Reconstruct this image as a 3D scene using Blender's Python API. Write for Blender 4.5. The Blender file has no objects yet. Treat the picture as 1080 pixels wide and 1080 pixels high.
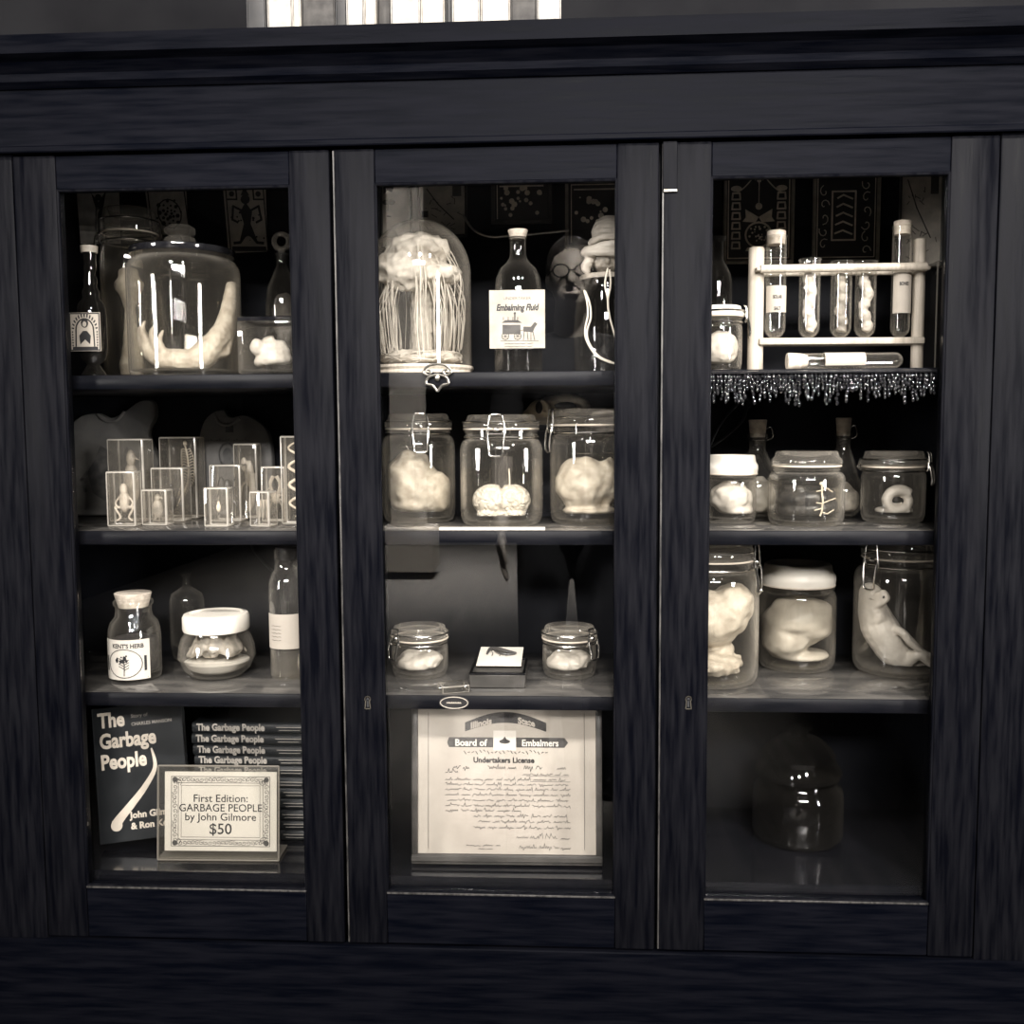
import bpy, bmesh, math, random
from mathutils import Vector, Matrix, noise
random.seed(7)
S = bpy.context.scene
COL = S.collection
PI = math.pi

# ------------------------------------------------------------------ camera
FPX = 1030.0
CAM = Vector((0.0, -1.45, 1.20))
pitch, yaw, roll = math.radians(4.7255), math.radians(3.1634), math.radians(-0.3354)
cy_, sy_, cp_, sp_ = math.cos(yaw), math.sin(yaw), math.cos(pitch), math.sin(pitch)
fwd = Vector((-sy_*cp_, cy_*cp_, -sp_))
rgt = Vector((cy_, sy_, 0)); upv = rgt.cross(fwd)
R_ = rgt*math.cos(roll) + upv*math.sin(roll)
U_ = -rgt*math.sin(roll) + upv*math.cos(roll)
cd = bpy.data.cameras.new('camera'); cam = bpy.data.objects.new('camera', cd); COL.objects.link(cam)
M = Matrix((R_, U_, -fwd)).transposed().to_4x4(); M.translation = CAM
cam.matrix_world = M
cd.sensor_fit = 'HORIZONTAL'; cd.sensor_width = 36; cd.lens = 36*FPX/1080
cd.clip_start = 0.02
S.camera = cam

# ------------------------------------------------------------------ world, lights, exposure
S.view_settings.view_transform = 'Standard'; S.view_settings.look = 'None'
S.view_settings.gamma = 1; S.view_settings.use_curve_mapping = False
S.view_settings.exposure = -0.2
S.cycles.max_bounces = 14; S.cycles.transparent_max_bounces = 48
S.cycles.glossy_bounces = 5; S.cycles.diffuse_bounces = 3
S.cycles.caustics_reflective = False; S.cycles.caustics_refractive = False
W = bpy.data.worlds.new('world'); S.world = W; W.use_nodes = True
W.node_tree.nodes['Background'].inputs[0].default_value = (0.75, 0.82, 1.0, 1)
W.node_tree.nodes['Background'].inputs[1].default_value = 0.05

def lamp(name, loc, target, power, size, col=(1, .953, .90), sizey=None, spread=None):
    l = bpy.data.lights.new(name, 'AREA'); l.energy = power; l.color = col
    l.shape = 'RECTANGLE' if sizey else 'DISK'; l.size = size
    if sizey: l.size_y = sizey
    if spread: l.spread = math.radians(spread)
    o = bpy.data.objects.new(name, l); COL.objects.link(o); o.location = loc
    o.rotation_euler = (Vector(target)-Vector(loc)).to_track_quat('-Z', 'Y').to_euler()
    return o
lamp('ceiling_spot', (-0.80, -1.75, 2.75), (-0.50, 0.1, 1.02), 4.6, 0.16, spread=46)
lamp('ceiling_spot', (0.10, -1.80, 2.75), (-0.08, 0.1, 1.02), 3.6, 0.16, spread=46)
lamp('ceiling_spot', (0.95, -1.65, 2.75), (0.42, 0.1, 1.06), 6.4, 0.16, spread=46)
lamp('added_side_fill', (-3.40, -2.9, 1.72), (-.25, 0.1, 1.22), 19, 0.7, sizey=1.3, spread=50)  # pair of side fill lamps added to brighten shelves and jar rims
lamp('added_side_fill', (3.40, -2.9, 1.72), (.25, 0.1, 1.30), 32, 0.7, sizey=1.3, spread=50)
lamp('ceiling_spot', (0.35, -0.55, 3.2), (0.06, -1.62, 1.42), 16, 0.14, spread=36)
lamp('unseen_panel_lamp', (0.35, -4.5, 2.98), (0.1, 0.1, 1.2), 32, 2.2, sizey=0.5, spread=46)  # frontal fill added to brighten jars left in shadow
lamp('unseen_panel_lamp', (-0.95, -6.4, 3.2), (-0.95, -6.6, 0), 160, 1.3, sizey=2.4, spread=70)

def ray(px, py):
    d = fwd + R_*((px-540)/FPX) - U_*((py-540)/FPX)
    return d
def at(px, py, Y):
    d = ray(px, py); return CAM + d*((Y-CAM.y)/d.y)
def on(px, py, z):
    d = ray(px, py); return CAM + d*((z-CAM.z)/d.z)
def wid(x0, x1, y, Y): return at(x1, y, Y).x - at(x0, y, Y).x

# ------------------------------------------------------------------ materials
def N(nt, t, **kw):
    n = nt.nodes.new(t)
    for k, v in kw.items(): setattr(n, k, v)
    return n
def new_mat(name):
    m = bpy.data.materials.new(name); m.use_nodes = True; nt = m.node_tree; nt.nodes.clear()
    return m, nt, N(nt, 'ShaderNodeOutputMaterial')
def pmat(name, c1, c2=None, rough=.5, scale=30, bump=0, stretch=(1, 1, 1), metal=0, spec=.5, detail=5, sss=0, rough2=None, lo=.35, hi=.65, coat=0):
    m, nt, out = new_mat(name); b = N(nt, 'ShaderNodeBsdfPrincipled'); L = nt.links.new
    tc = N(nt, 'ShaderNodeTexCoord'); mp = N(nt, 'ShaderNodeMapping'); mp.inputs['Scale'].default_value = stretch
    nz = N(nt, 'ShaderNodeTexNoise'); nz.inputs['Scale'].default_value = scale; nz.inputs['Detail'].default_value = detail
    L(tc.outputs['Object'], mp.inputs[0]); L(mp.outputs[0], nz.inputs['Vector'])
    rp = N(nt, 'ShaderNodeValToRGB'); rp.color_ramp.elements[0].position = lo; rp.color_ramp.elements[1].position = hi
    rp.color_ramp.elements[0].color = (*c1, 1); rp.color_ramp.elements[1].color = (*(c2 or c1), 1)
    L(nz.outputs[0], rp.inputs[0]); L(rp.outputs[0], b.inputs['Base Color'])
    b.inputs['Roughness'].default_value = rough; b.inputs['Metallic'].default_value = metal
    b.inputs['Specular IOR Level'].default_value = spec
    b.inputs['Coat Weight'].default_value = coat; b.inputs['Coat Roughness'].default_value = .08
    if rough2 is not None:
        mr = N(nt, 'ShaderNodeMapRange'); mr.inputs[1].default_value = .3; mr.inputs[2].default_value = .7
        mr.inputs[3].default_value = rough; mr.inputs[4].default_value = rough2
        L(nz.outputs[0], mr.inputs[0]); L(mr.outputs[0], b.inputs['Roughness'])
    if bump:
        bp = N(nt, 'ShaderNodeBump'); bp.inputs['Strength'].default_value = bump; bp.inputs['Distance'].default_value = .002
        L(nz.outputs[0], bp.inputs['Height']); L(bp.outputs[0], b.inputs['Normal'])
    L(b.outputs[0], out.inputs[0]); return m
def glass_mat(name, tint=(1, 1, 1), ior=1.5, rough=.02, body=0.0, bodycol=(.8, .74, .65), gain=1.0, rim=0.0):
    """clear thin-walled glass: passes light straight, reflects by Fresnel; body = share of cloudy scatter, rim = more of it where the line of sight runs along the wall"""
    m, nt, out = new_mat(name); L = nt.links.new
    t = N(nt, 'ShaderNodeBsdfTransparent'); t.inputs[0].default_value = (*tint, 1)
    g = N(nt, 'ShaderNodeBsdfGlossy'); g.inputs['Roughness'].default_value = rough; g.inputs[0].default_value = (1, 1, 1, 1)
    lw = N(nt, 'ShaderNodeLayerWeight'); lw.inputs[0].default_value = .5
    f0 = ((ior-1)/(ior+1))**2
    def powr(e, mul, add):
        p = N(nt, 'ShaderNodeMath', operation='POWER'); L(lw.outputs['Facing'], p.inputs[0]); p.inputs[1].default_value = e
        q = N(nt, 'ShaderNodeMath', operation='MULTIPLY_ADD'); L(p.outputs[0], q.inputs[0]); q.inputs[1].default_value = mul; q.inputs[2].default_value = add; q.use_clamp = True
        return q.outputs[0]
    base = t
    if body or rim:
        d = N(nt, 'ShaderNodeBsdfDiffuse'); d.inputs[0].default_value = (*bodycol, 1)
        tl = N(nt, 'ShaderNodeBsdfTranslucent'); tl.inputs[0].default_value = (*bodycol, 1)
        dm = N(nt, 'ShaderNodeMixShader'); L(d.outputs[0], dm.inputs[1]); L(tl.outputs[0], dm.inputs[2])
        mx = N(nt, 'ShaderNodeMixShader'); L(powr(3.0, rim, body), mx.inputs[0])
        L(t.outputs[0], mx.inputs[1]); L(dm.outputs[0], mx.inputs[2]); base = mx
    ms = N(nt, 'ShaderNodeMixShader'); L(powr(5.0, (1-f0)*.85, f0*gain), ms.inputs[0]); L(base.outputs[0], ms.inputs[1]); L(g.outputs[0], ms.inputs[2])
    L(ms.outputs[0], out.inputs[0]); return m

MT = {}
MT['wood'] = pmat('black_painted_wood', (.0014, .0016, .0030), (.0062, .0063, .0082), .34, 14, .25, (9, 9, .7), rough2=.5, spec=.028)
MT['wood_h'] = pmat('black_painted_wood_rail', (.0012, .0016, .0034), (.0044, .0047, .0072), .34, 14, .25, (.7, 9, 9), rough2=.5, spec=.018)
MT['worn'] = pmat('worn_wood_edge', (.012, .0115, .0115), (.065, .061, .058), .45, 40, .1, (6, 6, 1))
MT['inner'] = pmat('black_cabinet_lining', (.0030, .0035, .0055), (.0065, .0070, .0095), .6, 20, .1, spec=.1)
MT['shelf'] = pmat('glossy_black_shelf', (.003, .0035, .0055), (.0075, .0075, .0100), .10, 12, .03, (1, 6, 6), rough2=.2, spec=.9, coat=.6)
MT['shelfedge'] = pmat('black_shelf_edge', (.003, .0035, .0055), (.0075, .0075, .0100), .38, 12, .05, (1, 6, 6), rough2=.5, spec=.12)
MT['shelftop'] = pmat('dusty_painted_sheen_top', (.05, .048, .046), (.125, .117, .107), .10, 9, .02, (1, 3, 3), rough2=.22, spec=1.0, coat=.5)  # dust film whose pale tone also paints in the shelf's bright reflections
MT['pane'] = glass_mat('window_pane_glass', (.985, .985, .985), 1.5, .0)
MT['glass'] = glass_mat('jar_glass', (.985, .985, .98), 1.5, .03, gain=1.3, body=.016, rim=.46)
MT['lidglass'] = glass_mat('lid_glass', (.97, .97, .96), 1.5, .06, body=.10, gain=1.5, rim=.5)
MT['thick'] = glass_mat('thick_pressed_glass', (.93, .92, .9), 1.6, .08, body=.16, gain=1.6, rim=.4)
MT['liquid'] = glass_mat('preserving_fluid', (.96, .95, .92), 1.33, .02, gain=.6)
MT['cloudy'] = glass_mat('cloudy_fluid', (.9, .88, .84), 1.33, .02, body=.22, bodycol=(.62, .58, .52))
MT['resin'] = glass_mat('clear_resin', (.96, .95, .93), 1.5, .03, body=.085, gain=1.6, rim=.3)
MT['resinedge'] = glass_mat('resin_painted_glint_edge', (.8, .78, .75), 1.5, .2, body=.8, bodycol=(.85, .8, .72))  # pale edge tone painted in for light caught by the bevels
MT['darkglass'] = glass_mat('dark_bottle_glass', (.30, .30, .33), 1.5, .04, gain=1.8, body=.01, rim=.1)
MT['dimglass'] = glass_mat('smoky_glass', (.62, .62, .62), 1.5, .03, gain=1.6, body=.01, rim=.25)
MT['cream'] = pmat('cream_flesh', (.42, .365, .30), (.62, .56, .475), .45, 60, .5)
MT['pale'] = pmat('pale_flesh', (.53, .48, .415), (.66, .61, .535), .4, 45, .4)
MT['grey'] = pmat('grey_flesh', (.22, .20, .17), (.48, .43, .36), .5, 55, .5)
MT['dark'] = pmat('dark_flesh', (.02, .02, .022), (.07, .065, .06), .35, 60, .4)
MT['bone'] = pmat('bone', (.55, .48, .38), (.78, .70, .58), .55, 70, .3)
MT['fibre'] = pmat('pale_fibre', (.44, .395, .335), (.66, .605, .525), .6, 50, .4)
MT['white'] = pmat('white_lid', (.80, .75, .66), (.86, .81, .72), .4, 20)
MT['paper'] = pmat('cream_paper', (.43, .385, .33), (.52, .47, .405), .7, 14, 0)
MT['labelpaper'] = pmat('aged_label_paper', (.31, .28, .235), (.42, .385, .33), .7, 30, 0)
MT['card'] = pmat('white_card', (.66, .615, .545), (.72, .675, .605), .6, 14, 0)
MT['oldcard'] = pmat('aged_card', (.36, .34, .315), (.52, .49, .45), .6, 60, 0)
MT['oldprint'] = pmat('aged_print', (.42, .385, .34), (.62, .57, .50), .55, 40, 0)
MT['ink'] = pmat('black_ink', (.012, .012, .014), (.02, .02, .022), .6, 40)
MT['softink'] = pmat('grey_ink', (.035, .032, .031), (.075, .07, .066), .7, 60)
MT['bookcover'] = pmat('black_book_cover', (.012, .014, .016), (.02, .022, .024), .3, 30, 0)
MT['pages'] = pmat('book_pages', (.22, .2, .17), (.32, .29, .25), .8, 200, .2, (1, 1, 20))
MT['coverprint'] = pmat('pale_cover_print', (.62, .55, .46), (.70, .63, .53), .6, 40)
MT['spineprint'] = pmat('faded_spine_print', (.28, .26, .23), (.40, .37, .33), .6, 40)
MT['wire'] = pmat('steel_wire', (.62, .60, .56), None, .25, 20, 0, metal=1)
MT['brass'] = pmat('brass_plate', (.34, .31, .26), (.42, .38, .32), .35, 40, 0, metal=1)
MT['cork'] = pmat('cork', (.52, .45, .37), (.74, .66, .56), .8, 120, .5)
MT['rubber'] = pmat('pale_rubber_gasket', (.55, .48, .40), (.66, .58, .48), .5, 20)
MT['rackwood'] = pmat('pale_rack_wood', (.44, .39, .32), (.58, .52, .44), .5, 10, .1, (20, 20, 1))
MT['cloth'] = pmat('grey_tshirt_cotton', (.11, .109, .107), (.17, .165, .16), .9, 25, .3)
MT['clothdark'] = pmat('tshirt_print', (.05, .05, .053), (.11, .108, .105), .9, 60)
MT['gold'] = pmat('gilt_engraving', (.56, .50, .42), (.82, .74, .63), .5, 60)
MT['frame'] = pmat('picture_frame_wood', (.035, .033, .03), (.07, .065, .06), .4, 30)
MT['frame2'] = pmat('dull_gilt_frame', (.20, .185, .155), (.34, .31, .26), .45, 60)
MT['mountdark'] = pmat('dark_mount', (.010, .010, .012), (.022, .02, .02), .5, 40)
MT['cord'] = pmat('white_cord', (.70, .64, .54), (.80, .74, .63), .6, 100)
MT['metal_dark'] = pmat('dark_metal', (.05, .05, .055), None, .35, 20, 0, metal=1)
MT['pewter'] = pmat('pewter', (.36, .34, .31), (.5, .47, .42), .35, 60, .3, metal=1)
MT['shiny'] = pmat('glossy_black_bead', (.008, .008, .01), (.02, .02, .022), .08, 60, 0, spec=1, coat=1)
MT['acrylic'] = glass_mat('clear_acrylic', (.95, .95, .94), 1.49, .03, body=.02, gain=1.3)
MT['acryledge'] = glass_mat('acrylic_edge', (.7, .68, .65), 1.49, .15, body=.35)
MT['cable'] = pmat('black_cable', (.012, .012, .014), None, .4, 20)
MT['floor'] = pmat('grey_floor_boards', (.26, .25, .24), (.38, .36, .34), .5, 3, .05, (8, .6, 1))
MT['wall'] = pmat('dark_gallery_wall', (.018, .018, .021), (.026, .026, .029), .9, 6, .05, spec=.1)
MT['ceil'] = pmat('dark_ceiling', (.05, .05, .055), (.06, .06, .065), .9, 6)
MT['plaster'] = pmat('white_plaster', (.62, .58, .52), (.7, .66, .6), .8, 8)
MT['skin'] = pmat('skin', (.40, .355, .31), (.50, .45, .395), .5, 40, .1)
MT['hair'] = pmat('dark_hair', (.015, .013, .012), (.04, .035, .03), .5, 120, .5, (1, 1, 8))
MT['shirt'] = pmat('black_shirt', (.010, .010, .012), (.018, .018, .02), .9, 40, .2)
MT['trousers'] = pmat('dark_trousers', (.014, .015, .018), (.022, .023, .027), .9, 40, .2)
MT['phone'] = pmat('black_phone', (.006, .006, .007), None, .15, 20)

# ------------------------------------------------------------------ mesh helpers
class MB:
    def __init__(s): s.b = bmesh.new(); s.mi = 0
    def _add(s, verts, faces):
        vs = [s.b.verts.new(v) for v in verts]; out = []
        for f in faces:
            try:
                fc = s.b.faces.new([vs[i] for i in f]); fc.material_index = s.mi; out.append(fc)
            except ValueError: pass
        return vs
    def box(s, lo, hi, bev=0, seg=2, bevmi=None):
        x0, y0, z0 = lo; x1, y1, z1 = hi
        vs = s._add([(x0,y0,z0),(x1,y0,z0),(x1,y1,z0),(x0,y1,z0),(x0,y0,z1),(x1,y0,z1),(x1,y1,z1),(x0,y1,z1)],
                    [(0,3,2,1),(4,5,6,7),(0,1,5,4),(1,2,6,5),(2,3,7,6),(3,0,4,7)])
        if bev:
            es = {e for v in vs for e in v.link_edges}
            r = bmesh.ops.bevel(s.b, geom=list(es), offset=bev, segments=seg, affect='EDGES', profile=.5)
            if bevmi is not None:
                for f in r['faces']: f.material_index = bevmi
        return s
    def lathe(s, prof, seg=40, c=(0, 0, 0), sx=1, sy=1, a0=0, a1=None, sq=0):
        full = a1 is None; n = seg if full else seg+1
        a1_ = 2*PI if full else a1; verts = []; rows = []
        for r, z in prof:
            if r < 1e-7: rows.append([len(verts)]); verts.append((c[0], c[1], c[2]+z)); continue
            row = []
            for i in range(n):
                a = a0 + (a1_-a0)*i/seg
                k = 1.0
                if sq:
                    m = max(abs(math.cos(a)), abs(math.sin(a))); k = 1+sq*(1/m-1)
                row.append(len(verts)); verts.append((c[0]+r*k*sx*math.cos(a), c[1]+r*k*sy*math.sin(a), c[2]+z))
            rows.append(row)
        F = []
        for A, B in zip(rows, rows[1:]):
            m = n if full else n-1
            for i in range(m):
                j = (i+1) % n
                if len(A) == 1 and len(B) == 1: continue
                if len(A) == 1: F.append((A[0], B[j], B[i]))
                elif len(B) == 1: F.append((A[i], A[j], B[0]))
                else: F.append((A[i], A[j], B[j], B[i]))
        s._add(verts, F); return s
    def tube(s, pts, r, seg=8, closed=False, flat=1.0):
        pts = [Vector(p) for p in pts]; n = len(pts)
        rs = r if hasattr(r, '__len__') else [r]*n
        verts = []; up = None
        for i, p in enumerate(pts):
            a = pts[(i-1) % n] if (closed or i > 0) else p
            b = pts[(i+1) % n] if (closed or i < n-1) else p
            t = (b-a).normalized() if (b-a).length > 1e-9 else Vector((0, 0, 1))
            if up is None:
                up = Vector((0, 0, 1)) if abs(t.z) < .9 else Vector((1, 0, 0))
            u = t.cross(up); u = u.normalized() if u.length > 1e-6 else t.orthogonal().normalized()
            v = u.cross(t).normalized(); up = v
            for k in range(seg):
                an = 2*PI*k/seg
                verts.append(p + u*(math.cos(an)*rs[i]) + v*(math.sin(an)*rs[i]*flat))
        F = []
        for i in range(n if closed else n-1):
            for k in range(seg):
                a, b = i*seg, ((i+1) % n)*seg
                F.append((a+k, b+k, b+(k+1) % seg, a+(k+1) % seg))
        if not closed:
            F.append(tuple(range(seg))); F.append(tuple(reversed(range((n-1)*seg, n*seg))))
        s._add(verts, F); return s
    def ring(s, c, R, r, seg=40, sub=6, sx=1, sy=1, axis='z'):
        P = []
        for i in range(seg):
            a = 2*PI*i/seg; x, y = R*sx*math.cos(a), R*sy*math.sin(a)
            P.append((c[0]+x, c[1]+y, c[2]) if axis == 'z' else (c[0]+x, c[1], c[2]+y) if axis == 'y' else (c[0], c[1]+x, c[2]+y))
        return s.tube(P, r, sub, True)
    def ball(s, c, r, sub=3, fn=None, rot=None):
        rr = (r, r, r) if not hasattr(r, '__len__') else r
        g = bmesh.ops.create_icosphere(s.b, subdivisions=sub, radius=1)
        for v in g['verts']:
            d = v.co.normalized(); k = 1+(fn(d) if fn else 0)
            p = Vector((d.x*rr[0]*k, d.y*rr[1]*k, d.z*rr[2]*k))
            if rot: p = rot @ p
            v.co = p + Vector(c)
        for f in {f for v in g['verts'] for f in v.link_faces}: f.material_index = s.mi
        return s
    def prism(s, pts, y0, y1):
        """closed outline of (x, z) points, from depth y0 (front) to y1"""
        n = len(pts)
        A = [(x, y0, z) for x, z in pts]; B = [(x, y1, z) for x, z in pts]
        F = [tuple(range(n)), tuple(reversed(range(n, 2*n)))] + [(i, n+i, n+(i+1) % n, (i+1) % n) for i in range(n)]
        s._add(A+B, F); return s
    def dot(s, x, z, r, y, n=10, sx=1, sz=1):
        return s.prism([(x+r*sx*math.cos(2*PI*k/n), z+r*sz*math.sin(2*PI*k/n)) for k in range(n)], y-.0002, y)
    def stroke(s, pts, w, y, closed=False, th=.0003):
        """a flat pen line of width w in the xz plane at depth y"""
        m = len(pts)
        for i in range(m if closed else m-1):
            a = Vector(pts[i]); b = Vector(pts[(i+1) % m]); d = b-a
            if d.length < 1e-7: continue
            d.normalize(); q = Vector((-d.y, d.x))*w/2; a = a-d*w*.3; b = b+d*w*.3
            s.prism([tuple(a-q), tuple(b-q), tuple(b+q), tuple(a+q)], y-th, y)
        return s
    def add_mesh(s, me, mat=None):
        n0 = len(s.b.verts); s.b.from_mesh(me)
        s.b.verts.ensure_lookup_table()
        if mat: bmesh.ops.transform(s.b, matrix=mat, verts=s.b.verts[n0:])
        return s
    def move(s, mat):
        bmesh.ops.transform(s.b, matrix=mat, verts=s.b.verts); return s
    def build(s, name, mats, parent=None, smooth=True, rot=None, loc=None, ang=40):
        bmesh.ops.recalc_face_normals(s.b, faces=s.b.faces)
        me = bpy.data.meshes.new(name); s.b.to_mesh(me); s.b.free()
        o = bpy.data.objects.new(name, me); COL.objects.link(o)
        for m in (mats if isinstance(mats, (list, tuple)) else [mats]): me.materials.append(MT[m])
        if smooth:
            me.shade_smooth()
            try: me.set_sharp_from_angle(angle=math.radians(ang))
            except Exception: pass
        if parent: o.parent = parent
        if loc: o.location = loc
        if rot: o.rotation_euler = rot
        return o
    def fused(s, name, mat, parent=None, voxel=.003, smooth=6, disp=None, loc=None, lim=None):
        """one continuous surface round all the shapes; lim = (radius, lowest z) keeps it inside its glass"""
        def keep(vs):
            if not lim: return
            for v in vs:
                r = math.hypot(v.co.x, v.co.y); L = lim[0]
                if len(lim) > 2 and v.co.z > lim[2]: L -= (v.co.z-lim[2])*lim[3]
                if r > L: v.co.x *= L/r; v.co.y *= L/r
                if v.co.z < lim[1]: v.co.z = lim[1]
        keep(s.b.verts)
        me = bpy.data.meshes.new('t'); s.b.to_mesh(me); s.b.free()
        o = bpy.data.objects.new('t', me); COL.objects.link(o)
        r = o.modifiers.new('r', 'REMESH'); r.mode = 'VOXEL'; r.voxel_size = voxel
        if smooth:
            q = o.modifiers.new('s', 'SMOOTH'); q.iterations = smooth; q.factor = .5
        dg = bpy.context.evaluated_depsgraph_get(); dg.update()
        m2 = bpy.data.meshes.new_from_object(o.evaluated_get(dg))
        bpy.data.objects.remove(o); bpy.data.meshes.remove(me)
        if disp:
            ns = [v.normal.copy() for v in m2.vertices]
            for v, nn in zip(m2.vertices, ns): v.co = v.co + nn*disp(v.co)
        keep(m2.vertices)
        m2.name = name; m2.materials.clear(); m2.materials.append(MT[mat]); m2.shade_smooth()
        o = bpy.data.objects.new(name, m2); COL.objects.link(o)
        if parent: o.parent = parent
        if loc: o.location = loc
        return o

def tag(o, label=None, cat=None, group=None, kind=None):
    if label: o['label'] = label
    if cat: o['category'] = cat
    if group: o['group'] = group
    if kind: o['kind'] = kind
    return o
def thing(name, label, cat, loc, rz=0, group=None, rot=None):
    o = bpy.data.objects.new(name, None); COL.objects.link(o); o.location = loc
    o.rotation_euler = rot or (0, 0, rz); o.empty_display_size = .02
    return tag(o, label, cat, group)
def copy_tree(o, parent=None):
    c = o.copy(); COL.objects.link(c); c.parent = parent
    for ch in o.children: copy_tree(ch, c)
    return c
def struct(o): o['kind'] = 'structure'; return o

def text(body, size, mat, parent, x, z, y=0, align='CENTER', bold=0, shear=0, sx=1, bend=None, name='lettering', ls=1.0):
    """printed letters as flat mesh on the xz plane, facing -y"""
    cu = bpy.data.curves.new('t', 'FONT'); cu.body = body; cu.size = size; cu.align_x = align
    cu.offset = bold; cu.shear = shear; cu.space_character = ls; cu.resolution_u = 3
    o = bpy.data.objects.new('t', cu); COL.objects.link(o)
    dg = bpy.context.evaluated_depsgraph_get(); dg.update()
    me = bpy.data.meshes.new_from_object(o.evaluated_get(dg))
    bpy.data.objects.remove(o); bpy.data.curves.remove(cu)
    for v in me.vertices:
        X, Z = v.co.x*sx + x, v.co.y + z
        if bend: v.co = ((bend)*math.sin(X/bend), -bend*math.cos(X/bend)+y, Z)
        else: v.co = (X, y, Z)
    me.materials.clear(); me.materials.append(MT[mat]); me.name = name
    q = bpy.data.objects.new(name, me); COL.objects.link(q); q.parent = parent
    return q
def fbm(p, s, o=4): return noise.fractal(Vector(p)*s, 1.0, 2.0, o)
def lump(s, amp, off=0):
    return lambda d: amp*noise.noise(Vector((d.x*s+off, d.y*s, d.z*s)))
def wiggle(pts, n=8):
    """smooth curve through points"""
    P = [Vector(p) for p in pts]; out = []
    for i in range(len(P)-1):
        p0, p1, p2, p3 = P[max(i-1, 0)], P[i], P[i+1], P[min(i+2, len(P)-1)]
        for k in range(n):
            t = k/n
            out.append(.5*((2*p1)+(-p0+p2)*t+(2*p0-5*p1+4*p2-p3)*t*t+(-p0+3*p1-3*p2+p3)*t**3))
    return out+[P[-1]]

# ------------------------------------------------------------------ room
GZ = CAM.z
b = MB().box((-3.6, -9.0, -.1), (3.6, .42, 0)); struct(b.build('floor', 'floor', smooth=False))
b = MB().box((-3.6, -9.0, 3.3), (3.6, .42, 3.4)); struct(b.build('ceiling', 'ceil', smooth=False))
b = MB().box((-3.6, .42, 0), (3.6, .52, 3.3)); struct(b.build('wall_back', 'wall', smooth=False))
b = MB().box((-3.6, -9.0, 0), (-3.5, .42, 3.3)); struct(b.build('wall_left', 'wall', smooth=False))
b = MB().box((3.5, -9.0, 0), (3.6, .42, 3.3)); struct(b.build('wall_right', 'wall', smooth=False))
b = MB().box((-3.6, -9.1, 0), (3.6, -9.0, 3.3)); struct(b.build('wall_front', 'wall', smooth=False))
for i, sx_ in enumerate((-1, 1)):      # frames added round the made-up side lamps that light the cabinet
    b = MB(); x0, x1 = sorted((sx_*3.499, sx_*3.44))
    for y0, y1, z0, z1 in ((-3.45, -3.35, 1.0, 2.45), (-2.45, -2.35, 1.0, 2.45), (-3.45, -2.35, 1.0, 1.07), (-3.45, -2.35, 2.38, 2.45), (-2.92, -2.88, 1.07, 2.38)): b.box((x0, y0, z0), (x1, y1, z1), .006, 1)
    struct(b.build('window_%d' % (i+1), 'wood', smooth=False))
# pillar with a box foot, standing deep in the room behind the photographer
xp = -1.30
b = MB().box((xp-.13, -6.7, .42), (xp+.13, -6.44, 3.29)); b.box((xp-.22, -6.79, .06), (xp+.22, -6.35, .42), .01)
struct(b.build('trim_1', 'plaster', smooth=False))

# ------------------------------------------------------------------ the person taking the picture, seen only in the glass
ps = thing('person', 'person in dark clothes and glasses holding up a phone, reflected in the glass', 'person', (0.02, -1.80, 0))
def chain(m, pts, rs, k=7):
    P = wiggle(pts, k); n_ = len(P); q = []
    for i in range(n_):
        f_ = i/(n_-1)*(len(rs)-1); j = min(int(f_), len(rs)-2); q.append(rs[j]+(rs[j+1]-rs[j])*(f_-j))
    m.tube(P, q, 14); m.ball(P[0], q[0], 2); m.ball(P[-1], q[-1], 2)
m = MB()
m.ball((0, .05, 1.70), (.074, .094, .112), 4); m.ball((0, .085, 1.635), (.052, .058, .058), 3)              # skull and jaw
chain(m, [(0, .145, 1.702), (0, .158, 1.683), (0, .160, 1.668)], [.009, .012, .013])                        # nose
m.ball((0, .143, 1.632), (.024, .012, .008), 2)
for sg in (-1, 1): m.ball((sg*.076, .045, 1.685), (.010, .020, .031), 2)
chain(m, [(0, .02, 1.62), (0, -.005, 1.50)], [.056, .064])
m.ball((0, -.01, 1.36), (.165, .10, .17), 3); m.ball((0, -.01, 1.14), (.140, .095, .20), 3); m.ball((0, -.01, .95), (.155, .11, .12), 3)
for sg in (-1, 1):
    chain(m, [(0, -.01, 1.46), (sg*.175, -.01, 1.435)], [.065, .060])
    chain(m, [(sg*.085, -.01, .93), (sg*.10, .0, .50), (sg*.105, -.02, .09)], [.088, .060, .040])
    chain(m, [(sg*.105, -.03, .05), (sg*.115, .13, .04)], [.042, .034])
chain(m, [(.185, -.01, 1.43), (.265, .10, 1.20)], [.050, .041]); chain(m, [(.265, .10, 1.20), (.205, .22, 1.20), (.128, .290, 1.215)], [.040, .034, .026])
m.ball((.108, .313, 1.222), (.030, .022, .042), 3)                                                          # right palm behind the phone's end
for k, (zz, L) in enumerate(((1.250, .058), (1.231, .066), (1.212, .062), (1.196, .048))):
    chain(m, [(.118, .318, zz), (.110, .344, zz+.002), (.118-L*.6, .362, zz+.001), (.118-L, .361, zz-.002)], [.0105, .0100, .0092, .0078], 4)
chain(m, [(.112, .300, 1.195), (.092, .312, 1.186), (.062, .318, 1.190)], [.013, .011, .009], 4)            # thumb on the screen side
chain(m, [(-.185, -.01, 1.43), (-.235, -.03, 1.14)], [.050, .041]); chain(m, [(-.235, -.03, 1.14), (-.235, .04, .88)], [.040, .026])
m.ball((-.233, .05, .82), (.018, .036, .048), 3)
for k in range(4): chain(m, [(-.232, .028+.018*k, .785), (-.226, .032+.018*k, .745), (-.215, .036+.017*k, .715-.006*(k in (1, 2)))], [.0095, .009, .0075], 4)
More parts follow.
